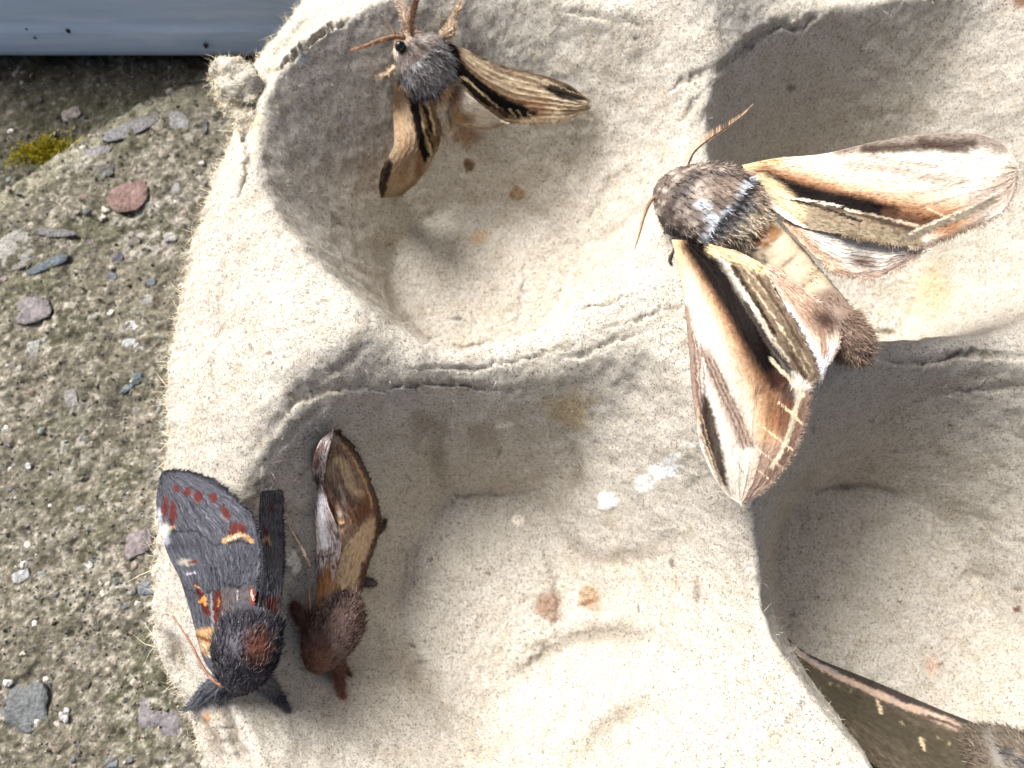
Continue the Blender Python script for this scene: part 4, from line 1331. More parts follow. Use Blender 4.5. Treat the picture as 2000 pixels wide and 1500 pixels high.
def paint_mb(p):
    p.streak(0.25, 60, 30, 3)
    # abdomen
    p.poly([(1440, 430), (1490, 400), (1540, 440), (1700, 640), (1700, 720), (1640, 720), (1420, 490)], (190, 174, 146), 1.0, 8)
    p.poly([(1462, 470), (1500, 430), (1528, 448), (1492, 492)], (150, 104, 62), 0.95, 6)
    for a, b in (((1487, 494), (1530, 447)), ((1522, 530), (1562, 486)), ((1556, 568), (1598, 530)), ((1588, 606), (1630, 574))):
        p.stroke([a, b], 3.0, 3.0, (110, 84, 56), 0.75, 0.8)
    p.stroke([(1620, 600), (1650, 640), (1680, 700)], 38, 52, (122, 102, 88), 0.95, 0.4)
    # mantle
    p.poly([(1262, 410), (1285, 335), (1340, 322), (1400, 308), (1492, 332), (1476, 365), (1430, 440), (1385, 482), (1310, 462)], (98, 85, 76), 1.0, 4)
    mot = noise(p.X0 / 7, p.Y0 / 5, seed=5) + 0.6 * noise(p.X0 / 3, p.Y0 / 3, seed=6)
    p.mix(0.8 * sstep(0.25, 0.8, mot) * (p.X0 < 1500), (176, 164, 150))
    p.mix(0.8 * sstep(0.25, 0.8, -mot) * (p.X0 < 1500), (50, 42, 38))
    p.dot(1370, 370, 34, 22, (134, 118, 102), 0.35, 0.9)
    p.dot(1420, 365, 30, 22, (136, 118, 100), 0.6, 0.9)
    p.stroke([(1288, 452), (1310, 410), (1330, 372), (1362, 340)], 9, 8, (52, 44, 40), 0.85, 0.6)
    p.stroke([(1330, 385), (1342, 372), (1346, 368)], 6, 5, (46, 42, 42), 0.8, 0.6)
    p.stroke([(1368, 397), (1386, 419), (1394, 440), (1376, 470)], 7, 7, (200, 204, 208), 0.95, 0.5)
    p.stroke([(1400, 428), (1444, 394), (1456, 358), (1486, 338)], 7, 6, (200, 204, 208), 0.95, 0.5)
    p.stroke([(1392, 466), (1405, 440), (1427, 416), (1455, 388), (1472, 358)], 8, 8, (34, 32, 34), 0.95, 0.4)
    p.stroke([(1402, 462), (1436, 432), (1468, 394)], 6, 6, (110, 108, 106), 0.9, 0.5)
    p.stroke([(1385, 336), (1420, 340), (1455, 344)], 3.5, 3, (60, 56, 58), 0.8, 0.6)
    p.stroke([(1312, 452), (1345, 466), (1376, 482)], 8, 8, (30, 26, 24), 0.95, 0.5)


SP_B = [(1292, 352, 34.2, 5, 0.3), (1302, 362, 34.4, 34, 1.5), (1320, 372, 34.9, 56, 2.3), (1346, 384, 35.6, 80, 3.0), (1382, 401, 36.2, 92, 3.4), (1416, 418, 36.3, 90, 3.3), (1444, 434, 36.2, 78, 2.9),
        (1464, 450, 36.0, 54, 2.3), (1485, 468, 35.8, 44, 2.0), (1520, 500, 35.6, 42, 1.9), (1560, 542, 35.4, 41, 1.8), (1600, 587, 35.2, 39, 1.7), (1636, 630, 35.2, 40, 1.7), (1660, 664, 35.2, 40, 1.7), (1678, 692, 35.0, 24, 1.1), (1686, 704, 34.9, 4, 0.2)]
body(mb, SP_B, paint_mb, (150, 132, 112), fur_n=11000, fur_len=0.75, fur_w=0.040, fur_range=(0.0, 0.41), lift=0.25, ruffle=0.3, frost=0.1)
# woolly tail tuft and pale abdominal down
V, nr, T, F = loft(SP_B)
X, Y = PX(V)
pp = Paint(X, Y, X * 0, X * 0, (150, 132, 112))
paint_mb(pp)
r = np.random.default_rng(5)
ii = np.r_[r.integers(50, 76, 700), r.integers(74, 90, 2600)]
jj = r.integers(0, 40, len(ii))
d = T[ii, jj] * 0.9 + nr[ii, jj] * np.where(ii > 73, 0.6, 0.2)[:, None] + r.normal(size=(len(ii), 3)) * 0.3
d /= np.linalg.norm(d, axis=1)[:, None]
cc = pp.c[ii, jj] * r.uniform(0.6, 1.3, len(ii))[:, None]
V2, F2, C2 = hairs(V[ii, jj], d, np.where(ii > 73, 0.9, 0.4) * r.uniform(0.5, 1.2, len(ii)), 0.04, r.normal(0, 0.2, (len(ii), 3)), cc, seed=3)
link("tail_tuft", mesh_np("tail_tuft", V2, F2, C2, False), MAT_FUR, mb, kind="stuff")
eye(mb, 1300, 396, 35.6, 12)
AN1 = [(1332, 348, 35.6), (1341, 330, 36.2), (1356, 297, 36.8), (1388, 270, 37.2), (1430, 242, 37.4), (1454, 223, 37.4), (1470, 205, 37.2)]
a = part_tube(mb, "antenna", AN1, [0.11, 0.10, 0.09, 0.07, 0.055, 0.04, 0.03], (74, 50, 38))
comb(a, AN1, (-0.8, -0.6), 1.5, 0.12, (206, 174, 138))
AN2 = [(1306, 372, 35.2), (1290, 378, 35.4), (1272, 394, 35.4), (1260, 420, 35.0), (1250, 455, 34.6), (1240, 486, 34.2)]
a = part_tube(mb, "antenna", AN2, [0.12, 0.11, 0.09, 0.07, 0.05, 0.03], (96, 66, 48))
comb(a, AN2, (-0.6, 0.3), 1.3, 0.15, (206, 174, 138))
part_tube(mb, "leg", [(1330, 470, 33.8), (1316, 492, 33.4), (1308, 508, hit(1308, 508, 0.3)), (1312, 518, hit(1312, 518, 0.15))], [0.3, 0.2, 0.14, 0.07], (60, 50, 44), fuzz=160, fuzz_len=0.2)



def surf(x, y):
    j = int(np.clip(round((y - Y0) / (Y1 - Y0) * (ny - 1)), 0, ny - 1))
    i = int(np.clip(round((x - xl[j]) / (X1 - xl[j]) * (nx - 1)), 0, nx - 1))
    return TRAY[j, i, 2]


def leg_down(parent, px, py, z0, dx, dy, rgb=(92, 78, 68)):
    p0 = U(px, py, z0)
    rows = []
    for f_, up_ in ((0, 0), (0.45, 0.5), (0.8, 0.5), (1.0, 0.05)):
        x, y = p0[0] + dx * f_, p0[1] + dy * f_
        zt = surf(x, y) + 0.1
        z = z0 + (max(zt, z0 - 6) - z0) * f_ + up_ if f_ < 1 else zt
        q = np.array([x, y, z])
        a_, b_ = PX(q)
        rows.append((float(a_), float(b_), float(z)))
    part_tube(parent, "leg", rows, [0.35, 0.3, 0.2, 0.1], rgb, fuzz=250, fuzz_len=0.4)


for row in ((1345, 360, 33.2, 0.5, 2.2), (1330, 420, 33.0, -1.6, -1.4), (1380, 440, 33.0, -0.5, -2.4), (1400, 360, 33.2, 2.0, 2.0), (1430, 430, 33.4, 1.0, -1.8)):
    leg_down(mb, *row)

# ------------------------------------------------------------------ moth high on the cup wall
def hz(px, py, off):
    return (px, py, hit(px, py, off))


ma = thing("moth", "brown-streaked moth with raised antennae and grey mantle clinging to a cup wall", "moth", U(835, 130, hit(835, 130)))


def paint_a1(p):
    p.streak(0.16, 5, 50, 31)
    p.stroke([(905, 108), (960, 140), (1030, 180), (1090, 215)], 16, 10, (236, 214, 176), 0.6, 0.9)
    p.stroke([(925, 102), (976, 124), (1032, 139), (1074, 150), (1112, 166)], 5, 11, (84, 62, 50), 0.9, 0.6)
    p.stroke([(960, 130), (1050, 164), (1100, 190)], 6, 5, (120, 92, 72), 0.7, 0.8)
    p.stroke([(930, 130), (1000, 165), (1060, 195), (1110, 215)], 3, 4, (140, 110, 86), 0.6, 0.8)
    p.poly([(1052, 164), (1085, 166), (1120, 172), (1150, 194), (1118, 196), (1082, 186)], (22, 17, 15), 0.95, 3)
    p.stroke([(1060, 156), (1110, 176), (1142, 190)], 1.2, 1.1, (206, 180, 146), 0.8, 0.5)
    for a in ((1040, 178), (1065, 188), (1090, 196)):
        p.stroke([a, (a[0] + 26, a[1] + 20), (a[0] + 40, a[1] + 40)], 1.4, 1.2, (104, 80, 62), 0.7, 0.6)
    p.stroke([(878, 92), (905, 138), (950, 178), (1000, 204), (1050, 214)], 15, 22, (150, 108, 76), 0.85, 0.7)
    p.stroke([(877, 92), (896, 135), (935, 172), (980, 202), (1022, 220)], 15, 13, (18, 14, 12), 1.0, 0.35)
    p.poly([(890, 145), (905, 158), (945, 190), (985, 216), (1030, 228), (1004, 242), (978, 236), (948, 214), (918, 188)], (128, 104, 76), 0.95, 3)
    p.stroke([(898, 152), (908, 152), (940, 182), (972, 210)], 2.2, 1.8, (232, 206, 160), 0.95, 0.5)
    p.stroke([(906, 162), (930, 186), (955, 206)], 4.5, 3, (20, 16, 14), 0.95, 0.4)
    p.stroke([(930, 178), (965, 208), (990, 228)], 3.2, 3.0, (30, 23, 19), 0.9, 0.5)
    p.stroke([(990, 216), (1012, 224), (1044, 222)], 7, 5, (26, 20, 17), 0.9, 0.5)
    for a in ((995, 212), (1010, 216), (1030, 220)):
        p.stroke([a, (a[0] + 12, a[1] + 16)], 1.4, 1.2, (220, 196, 150), 0.9, 0.5)
    p.stroke([(976, 233), (1020, 236), (1062, 232), (1104, 222)], 2.0, 2.0, (214, 190, 150), 0.8, 0.5)
    p.stroke([(1105, 222), (1148, 208)], 6, 4, (110, 84, 66), 0.7, 0.7)


A1A = [(875, 84), (920, 101), (976, 126), (1032, 140), (1074, 151), (1110, 165), (1138, 182), (1150, 194), (1152, 205)]
A1B = [(876, 96), (889, 140), (902, 165), (922, 192), (950, 214), (978, 235), (1004, 240), (1060, 240), (1102, 236), (1138, 222), (1152, 210)]
wing(ma, "forewing", A1A, A1B, [hz(880, 92, 3.0), hz(980, 128, 2.2), hz(1080, 155, 1.8), hz(1148, 200, 1.5), hz(1000, 238, 3.4), hz(930, 195, 4.0), hz(1090, 232, 2.6)], paint_a1, (206, 186, 154), n=170, m=90, fringe=0.7, camber=0.5, pig=0.66)


def paint_a2(p):
    p.streak(0.16, 5, 50, 41)
    p.stroke([(772, 170), (775, 230), (785, 290), (778, 350)], 7, 10, (186, 152, 118), 0.7, 0.9)
    p.stroke([(800, 260), (800, 300), (786, 350)], 8, 8, (150, 116, 88), 0.5, 0.9)
    p.stroke([(812, 230), (822, 290), (818, 335)], 9, 9, (140, 98, 66), 0.8, 0.7)
    p.poly([(776, 152), (800, 170), (818, 192), (824, 240), (834, 285), (840, 304), (830, 320), (821, 300), (813, 262), (806, 225), (794, 190)], (18, 14, 12), 1.0, 3)
    p.poly([(818, 196), (850, 200), (860, 240), (862, 272), (846, 306), (836, 290), (826, 240)], (128, 102, 74), 0.95, 3)
    p.stroke([(826, 200), (834, 202), (846, 240), (848, 262)], 2.0, 1.8, (230, 204, 158), 0.95, 0.5)
    p.stroke([(829, 208), (838, 238), (842, 256)], 4.0, 2.5, (20, 16, 14), 0.95, 0.4)
    p.stroke([(826, 240), (838, 280), (842, 305)], 2.0, 2.0, (220, 196, 150), 0.9, 0.5)
    p.stroke([(832, 255), (846, 290)], 3, 2.6, (34, 26, 20), 0.85, 0.5)
    p.poly([(752, 300), (738, 362), (746, 392), (760, 350), (768, 318)], (26, 20, 17), 0.95, 4)
    p.stroke([(758, 312), (746, 350)], 1.2, 1.2, (150, 122, 92), 0.6, 0.6)
    p.stroke([(828, 320), (806, 358), (770, 388)], 4, 5, (136, 106, 80), 0.6, 0.8)


A2A = [(773, 152), (768, 196), (769, 238), (770, 280), (760, 304), (747, 325), (740, 358), (743, 385), (752, 397)]
A2B = [(786, 155), (815, 190), (845, 200), (857, 238), (862, 272), (844, 308), (831, 332), (808, 362), (774, 387), (754, 398)]
wing(ma, "forewing", A2A, A2B, [hz(780, 160, 3.2), hz(770, 230, 2.2), hz(745, 370, 1.2), hz(755, 395, 1.0), hz(858, 240, 5.0), hz(840, 310, 4.0), hz(800, 365, 2.6)], paint_a2, (192, 168, 136), n=170, m=80, fringe=0.6, camber=0.5, pig=0.62)


def paint_ahw(p):
    p.streak(0.1, 6, 40, 51)
    p.dot(905, 232, 24, 14, (116, 84, 58), 0.85, 0.8, 0.2)
    p.stroke([(885, 175), (888, 210), (890, 240)], 16, 12, (176, 138, 92), 0.8, 0.8)
    p.stroke([(905, 243), (945, 250), (985, 242)], 3.5, 3, (198, 170, 128), 0.8, 0.6)
    p.stroke([(862, 210), (866, 250)], 8, 8, (238, 224, 200), 0.9, 0.6)


wing(ma, "hindwing", [(895, 165), (922, 190), (950, 213), (978, 234), (990, 240)], [(878, 175), (876, 215), (890, 243), (912, 246), (945, 252), (975, 248), (990, 242)],
     [hz(890, 175, 3.9), hz(930, 200, 3.8), hz(985, 240, 3.3), hz(890, 240, 3.6), hz(945, 250, 3.6)], paint_ahw, (238, 226, 204), n=90, m=60, fringe=0.5, fringe_rgb=(200, 176, 140), jag=0.8)
wing(ma, "hindwing", [(848, 196), (858, 238), (861, 275)], [(872, 190), (886, 225), (880, 255), (862, 280)],
     [hz(850, 200, 4.6), hz(860, 260, 4.6), hz(885, 230, 4.0), hz(872, 195, 4.2)], paint_ahw, (226, 204, 172), n=70, m=40, fringe=0.4, fringe_rgb=(200, 176, 140), jag=0.8)


def paint_ma(p):
    p.streak(0.25, 60, 30, 7)
    mot = noise(p.X0 / 5, p.Y0 / 4, seed=15)
    p.poly([(856, 170), (895, 140), (935, 260), (900, 270), (868, 240)], (176, 140, 96), 0.95, 6)
    p.poly([(766, 118), (790, 82), (820, 62), (850, 60), (874, 82), (888, 120), (894, 140), (870, 170), (820, 194), (796, 168)], (96, 91, 88), 1.0, 4)
    p.poly([(766, 118), (790, 82), (850, 60), (850, 96), (806, 126), (780, 140)], (128, 112, 98), 0.9, 8)
    p.mix(0.6 * sstep(0.2, 0.7, mot) * (p.Y0 < 192), (150, 148, 146))
    p.mix(0.6 * sstep(0.2, 0.7, -mot) * (p.Y0 < 192), (60, 56, 54))
    p.stroke([(806, 134), (832, 108), (852, 96)], 3.0, 2.6, (214, 214, 212), 0.9, 0.5)
    p.stroke([(824, 118), (846, 102)], 3.4, 3, (40, 38, 40), 0.85, 0.6)
    p.stroke([(776, 140), (798, 166), (822, 190), (856, 180), (890, 142)], 4.5, 4.5, (40, 40, 44), 0.9, 0.5)
    p.stroke([(790, 148), (826, 176), (852, 168), (880, 138)], 4, 4, (150, 152, 156), 0.6, 0.7)
    p.dot(768, 100, 8, 14, (206, 194, 178), 0.9, 0.7)
    p.stroke([(795, 100), (808, 92), (814, 80)], 3, 3, (70, 60, 54), 0.8, 0.6)
    p.dot(786, 76, 12, 7, (170, 150, 126), 0.8, 0.7)
    p.stroke([(872, 66), (885, 90)], 8, 6, (196, 176, 150), 0.8, 0.7)


def ha(px, py, off, w, h):
    return (px, py, hit(px, py, off), w, h)


z_a = hit(835, 135, 0)
SP_A = [(780, 66, hit(780, 70, 1.6), 5, 0.3), ha(790, 78, 2.2, 25, 1.3), ha(804, 95, 2.8, 43, 2.0), ha(822, 116, 3.3, 58, 2.5), ha(840, 138, 3.5, 58, 2.5), ha(852, 157, 3.4, 47, 2.2), ha(862, 175, 2.8, 30, 1.6), ha(872, 195, 2.2, 25, 1.2),
        ha(882, 215, 1.8, 18, 0.9), ha(888, 230, 1.4, 10, 0.6), ha(892, 238, 1.2, 3, 0.2)]
body(ma, SP_A, paint_ma, (150, 128, 104), fur_n=6500, fur_len=1.2, fur_w=0.042, fur_range=(0, 0.62), lift=0.35, sd=3)
eye(ma, 782, 91, hit(782, 91, 3.9), 11)
part_tube(ma, "antenna", [hz(806, 72, 4.2), hz(803, 45, 5.0), hz(808, 20, 5.6), hz(816, -12, 6.0)], [0.26, 0.30, 0.26, 0.12], (132, 102, 78), fuzz=700, fuzz_len=0.4, fuzz_rgb=(158, 126, 98), lay=0.8)
part_tube(ma, "antenna", [hz(793, 74, 4.2), hz(768, 72, 4.4), hz(735, 81, 4.4), hz(708, 92, 4.0), hz(686, 97, 3.4)], [0.26, 0.28, 0.22, 0.14, 0.05], (132, 102, 78), fuzz=600, fuzz_len=0.35, fuzz_rgb=(158, 126, 98), lay=0.8)
part_tube(ma, "leg", [hz(862, 72, 2.4), hz(879, 62, 1.8), hz(884, 40, 1.0), hz(893, 22, 0.7), hz(900, 4, 0.4)], [0.75, 0.65, 0.3, 0.2, 0.1], (150, 128, 104), fuzz=700, fuzz_len=0.6, fuzz_rgb=(206, 184, 156))
part_tube(ma, "leg", [hz(806, 66, 2.2), hz(796, 44, 2.0), hz(790, 22, 1.4), hz(778, 2, 0.5)], [0.6, 0.62, 0.5, 0.14], (150, 126, 106), fuzz=800, fuzz_len=0.55, fuzz_rgb=(196, 176, 158))
part_tube(ma, "leg", [hz(776, 76, 1.8), hz(764, 58, 1.0), hz(748, 46, 0.4)], [0.22, 0.16, 0.08], (110, 90, 74), fuzz=150, fuzz_len=0.25)
part_tube(ma, "leg", [hz(772, 132, 1.8), hz(756, 144, 1.1), hz(736, 150, 0.3)], [0.4, 0.25, 0.08], (198, 176, 146), fuzz=300, fuzz_len=0.5)

# ------------------------------------------------------------------ slate-grey moth on the torn rim
mc = thing("moth", "slate-grey moth with rust and orange marks on the torn edge of the egg box", "moth", U(430, 1150, hit(430, 1150)))


def K(x, y):            # measured on an enlargement of that moth
    return (290 + x / 4.41, 900 + y / 4.41)


RUST, ORG, PALE = (92, 40, 33), (194, 156, 108), (206, 196, 176)


def paint_c1(p):
    p.streak(0.28, 16, 150, 61)
    p.flecks((140, 142, 148), 0.3, 40, 130, 0.35, 62)
    p.flecks((44, 44, 50), 0.6, 34, 130, 0.35, 63)
    p.stroke([K(110, 110), K(250, 75), K(420, 115), K(600, 210), K(780, 320), K(890, 430)], 4, 6, (46, 46, 52), 0.85, 0.7)
    p.stroke([K(100, 640), K(240, 610), K(420, 610), K(560, 720), K(650, 715)], 3.0, 2.4, (44, 44, 52), 0.8, 0.7)
    p.stroke([K(150, 700), K(300, 720), K(460, 740)], 12, 10, (54, 54, 62), 0.5, 0.9)
    p.stroke([K(90, 430), K(90, 560), K(140, 690)], 5, 8, (206, 208, 214), 0.6, 0.9)
    p.dot(*K(140, 595), 9, 11, (228, 224, 216), 0.85, 0.8)
    for x, y, rx, ry, rot in ((145, 400, 24, 82, 0.1), (212, 455, 26, 92, 0.05), (240, 240, 24, 30, -0.2), (335, 268, 28, 34, 0.2), (430, 312, 34, 42, 0.1), (560, 322, 28, 40, -0.4), (668, 452, 26, 58, -0.5), (735, 590, 34, 58, 0.5), (808, 592, 26, 50, -0.1)):
        p.dot(*K(x, y), 1.15 * rx / 4.41, 1.15 * ry / 4.41, RUST, 0.95, 0.45, rot)
    p.stroke([K(185, 580), K(220, 575)], 3, 3, ORG, 0.8, 0.7)
    p.stroke([K(650, 690), K(720, 662), K(800, 640), K(890, 690)], 5.0, 4.5, ORG, 0.95, 0.4)
    p.stroke([K(680, 680), K(740, 655), K(820, 640)], 2.0, 2.0, PALE, 0.7, 0.6)
    p.stroke([K(700, 712), K(780, 690), K(880, 720)], 2.0, 2.0, (56, 34, 28), 0.85, 0.6)
    p.dot(*K(330, 875), 15, 5.5, PALE, 0.6, 0.7)
    p.dot(*K(385, 870), 9, 4, (84, 30, 22), 0.95, 0.5)
    # inner third
    p.stroke([K(300, 1090), K(420, 1140), K(520, 1130), K(620, 1130), K(680, 1070), K(760, 1090), K(830, 1050)], 2.2, 2.0, (46, 40, 44), 0.8, 0.6)
    p.stroke([K(330, 980), K(400, 960)], 2.0, 1.6, (196, 196, 198), 0.6, 0.6)
    p.poly([K(600, 1170), K(640, 1100), K(740, 1100), K(800, 1110), K(900, 1080), K(900, 1300), K(830, 1410), K(600, 1430)], (108, 96, 92), 0.6, 6)
    p.stroke([K(600, 1150), K(590, 1300), K(600, 1440)], 7, 8, RUST, 0.92, 0.5)
    p.stroke([K(605, 1190), K(600, 1260)], 2.0, 1.6, (214, 140, 76), 0.8, 0.6)
    p.stroke([K(640, 1390), K(720, 1390), K(800, 1400), K(850, 1340)], 9, 8, (120, 52, 36), 0.9, 0.6)
    p.stroke([K(880, 1110), K(900, 1180), K(880, 1290), K(845, 1390)], 5, 8, (126, 56, 38), 0.92, 0.5)
    p.stroke([K(885, 1120), K(905, 1200)], 2.0, 1.8, PALE, 0.75, 0.6)
    p.stroke([K(395, 1060), K(430, 1120), K(470, 1220), K(505, 1310)], 3, 7, (84, 34, 24), 0.95, 0.45)
    p.stroke([K(400, 1070), K(440, 1100)], 2, 2, ORG, 0.8, 0.6)
    p.stroke([K(450, 1210), K(480, 1180), K(490, 1230)], 3.5, 3, (222, 158, 84), 0.85, 0.6)
    p.stroke([K(540, 1140), K(545, 1300), K(555, 1440)], 2.6, 2.2, (160, 152, 150), 0.8, 0.6)
    p.stroke([K(760, 1120), K(775, 1250)], 1.4, 1.2, (206, 200, 192), 0.6, 0.6)
    p.poly([(380, 1232), (402, 1226), (428, 1230), (432, 1252), (420, 1272), (404, 1284), (392, 1270)], ORG, 0.9, 5)
    p.stroke([(386, 1244), (404, 1250), (424, 1256)], 3.5, 3.5, (96, 48, 30), 0.8, 0.6)
    p.stroke([(396, 1258), (410, 1282)], 3, 3, PALE, 0.7, 0.6)
    for x0, x1, y0, y1 in ((0.17, 0.17, 0, 1), (0.34, 0.36, 0, 1), (0.52, 0.55, 0, 1), (0.7, 0.73, 0, 1)):
        m = np.exp(-((p.T - x0) / 0.012) ** 2)
        p.mix(0.45 * m * sstep(0.3, 0.5, p.S), (40, 40, 48))


C_A = [(430, 1338), (412, 1312), (394, 1280), (374, 1204), (362, 1164), (350, 1128), (330, 1088), (316, 1048), (308, 1012), (305, 980), (308, 948), (316, 924)]
C_B = [(440, 1336), (470, 1290), (490, 1225), (502, 1140), (509, 1090), (502, 1045), (496, 1012), (472, 985), (450, 964), (422, 941), (390, 928), (350, 919), (318, 922)]
zc0 = hit(430, 1150)
C_Z = [(430, 1335, hit(430, 1335, 2.0)), (374, 1204, hit(374, 1204, 1.2)), (330, 1088, hit(330, 1088, 1.0)), (308, 1000, hit(315, 1000, 1.0)), (320, 926, hit(330, 930, 1.2)), (420, 942, hit(420, 942, 2.6)),
       (496, 1015, hit(480, 1000, 6.0)), (506, 1090, hit(470, 1090, 7.0)), (495, 1200, hit(470, 1190, 7.0)), (460, 1310, hit(460, 1310, 4.0)), (420, 1100, hit(420, 1100, 4.2))]
wing(mc, "forewing", C_A, C_B, C_Z, paint_c1, (78, 78, 84), n=260, m=150, fringe=0.8, fringe_rgb=(60, 60, 66), jag=2.2, veins=7, vamp=0.08)


def paint_c2(p):
    p.streak(0.4, 7, 50, 71)
    p.flecks((36, 34, 36), 0.6, 20, 60, 0.3, 73)
    p.dot(*K(1060, 410), 5, 9, RUST, 0.8, 0.6)
    p.dot(*K(1010, 620), 6, 12, RUST, 0.8, 0.6)
    p.stroke([K(985, 700), K(1020, 665), K(1050, 730)], 3, 2.5, ORG, 0.9, 0.5)
    p.poly([K(1000, 1200), K(1120, 1180), K(1120, 1420), K(1000, 1420)], (98, 50, 36), 0.8, 8)


zr = C_Z[7][2]
wing(mc, "forewing", [(500, 1225), (508, 1140), (512, 1090), (508, 1045), (505, 1010), (508, 965), (512, 958)], [(545, 1220), (553, 1150), (554, 1060), (552, 1000), (551, 966), (546, 957)],
     [(500, 1220, C_Z[8][2] - 0.1), (510, 1090, zr - 0.1), (506, 1000, C_Z[6][2] - 0.2), (510, 960, C_Z[6][2] - 0.6), (548, 1210, zr - 3.4), (554, 1080, zr - 3.6), (550, 965, zr - 4.0)], paint_c2, (104, 102, 104), n=120, m=60, fringe=0.8, fringe_rgb=(60, 60, 64), jag=1.2)


def paint_mc(p):
    p.streak(0.4, 60, 30, 9)
    p.dot(502, 1268, 24, 34, (98, 58, 42), 0.85, 0.7)
    p.stroke([(436, 1222), (490, 1222), (544, 1226)], 6, 6, (40, 40, 46), 0.9, 0.6)
    p.dot(450, 1260, 16, 36, (58, 58, 64), 0.7, 0.8)


SP_C = [(506, 1090, zr - 5.0, 8, 0.8), (503, 1150, zr - 4.8, 22, 1.4), (496, 1195, zr - 3.6, 44, 2.2), (490, 1225, zr - 2.9, 56, 2.6), (482, 1262, zr - 2.3, 63, 2.7), (476, 1295, zr - 2.9, 58, 2.5), (470, 1322, zr - 3.6, 44, 2.0), (466, 1342, zr - 4.2, 24, 1.3), (464, 1353, zr - 4.6, 4, 0.2)]
body(mc, SP_C[::-1], paint_mc, (58, 56, 60), fur_n=14000, fur_len=0.95, fur_w=0.045, fur_range=(0.0, 0.52), lift=0.2, ruffle=0.26, sd=5, tip=1.1, frost=0.07, vary=(0.35, 1.7))
part_tube(mc, "antenna", [(440, 1344, zr - 2.6), (414, 1326, zr - 2.4), (392, 1296, zr - 2.6), (370, 1252, zr - 3.2), (338, 1204, hit(350, 1210, 1.4))], [0.16, 0.15, 0.13, 0.10, 0.05], (140, 104, 84), fuzz=300, fuzz_len=0.15)
part_tube(mc, "leg", [(444, 1324, zr - 4.2), (430, 1332, (zr - 4.6 + hit(430, 1332, 2.0)) / 2), (408, 1348, hit(408, 1348, 1.6)), (384, 1370, hit(384, 1370, 1.0)), (364, 1384, hit(374, 1384, 0.8))], [0.8, 0.85, 0.85, 0.4, 0.05], (58, 58, 62), fuzz=1600, fuzz_len=0.7, fuzz_rgb=(84, 86, 92), lay=1.0)
part_tube(mc, "leg", [(508, 1322, zr - 4.0), (518, 1334, (zr - 4.5 + hit(518, 1334, 2.0)) / 2), (536, 1352, hit(536, 1352, 1.2)), (550, 1370, hit(550, 1370, 0.7)), (561, 1386, hit(561, 1386, 0.3))], [0.9, 0.85, 0.6, 0.3, 0.05], (60, 60, 62), fuzz=1500, fuzz_len=0.7, fuzz_rgb=(84, 84, 88), lay=1.0)
part_tube(mc, "leg", [(448, 1346, hit(448, 1346, 1.6)), (440, 1362, hit(440, 1362, 0.9)), (430, 1374, hit(430, 1374, 0.3))], [0.4, 0.3, 0.1], (80, 78, 80), fuzz=300, fuzz_len=0.6)

# ------------------------------------------------------------------ bark-brown moth in the cup beside it
md = thing("moth", "slim brown and buff moth with folded wings resting head-down in the cup", "moth", U(660, 1100, hit(660, 1100)))


def J(x, y):
    return (560 + x / 2.886, 840 + y / 2.886)


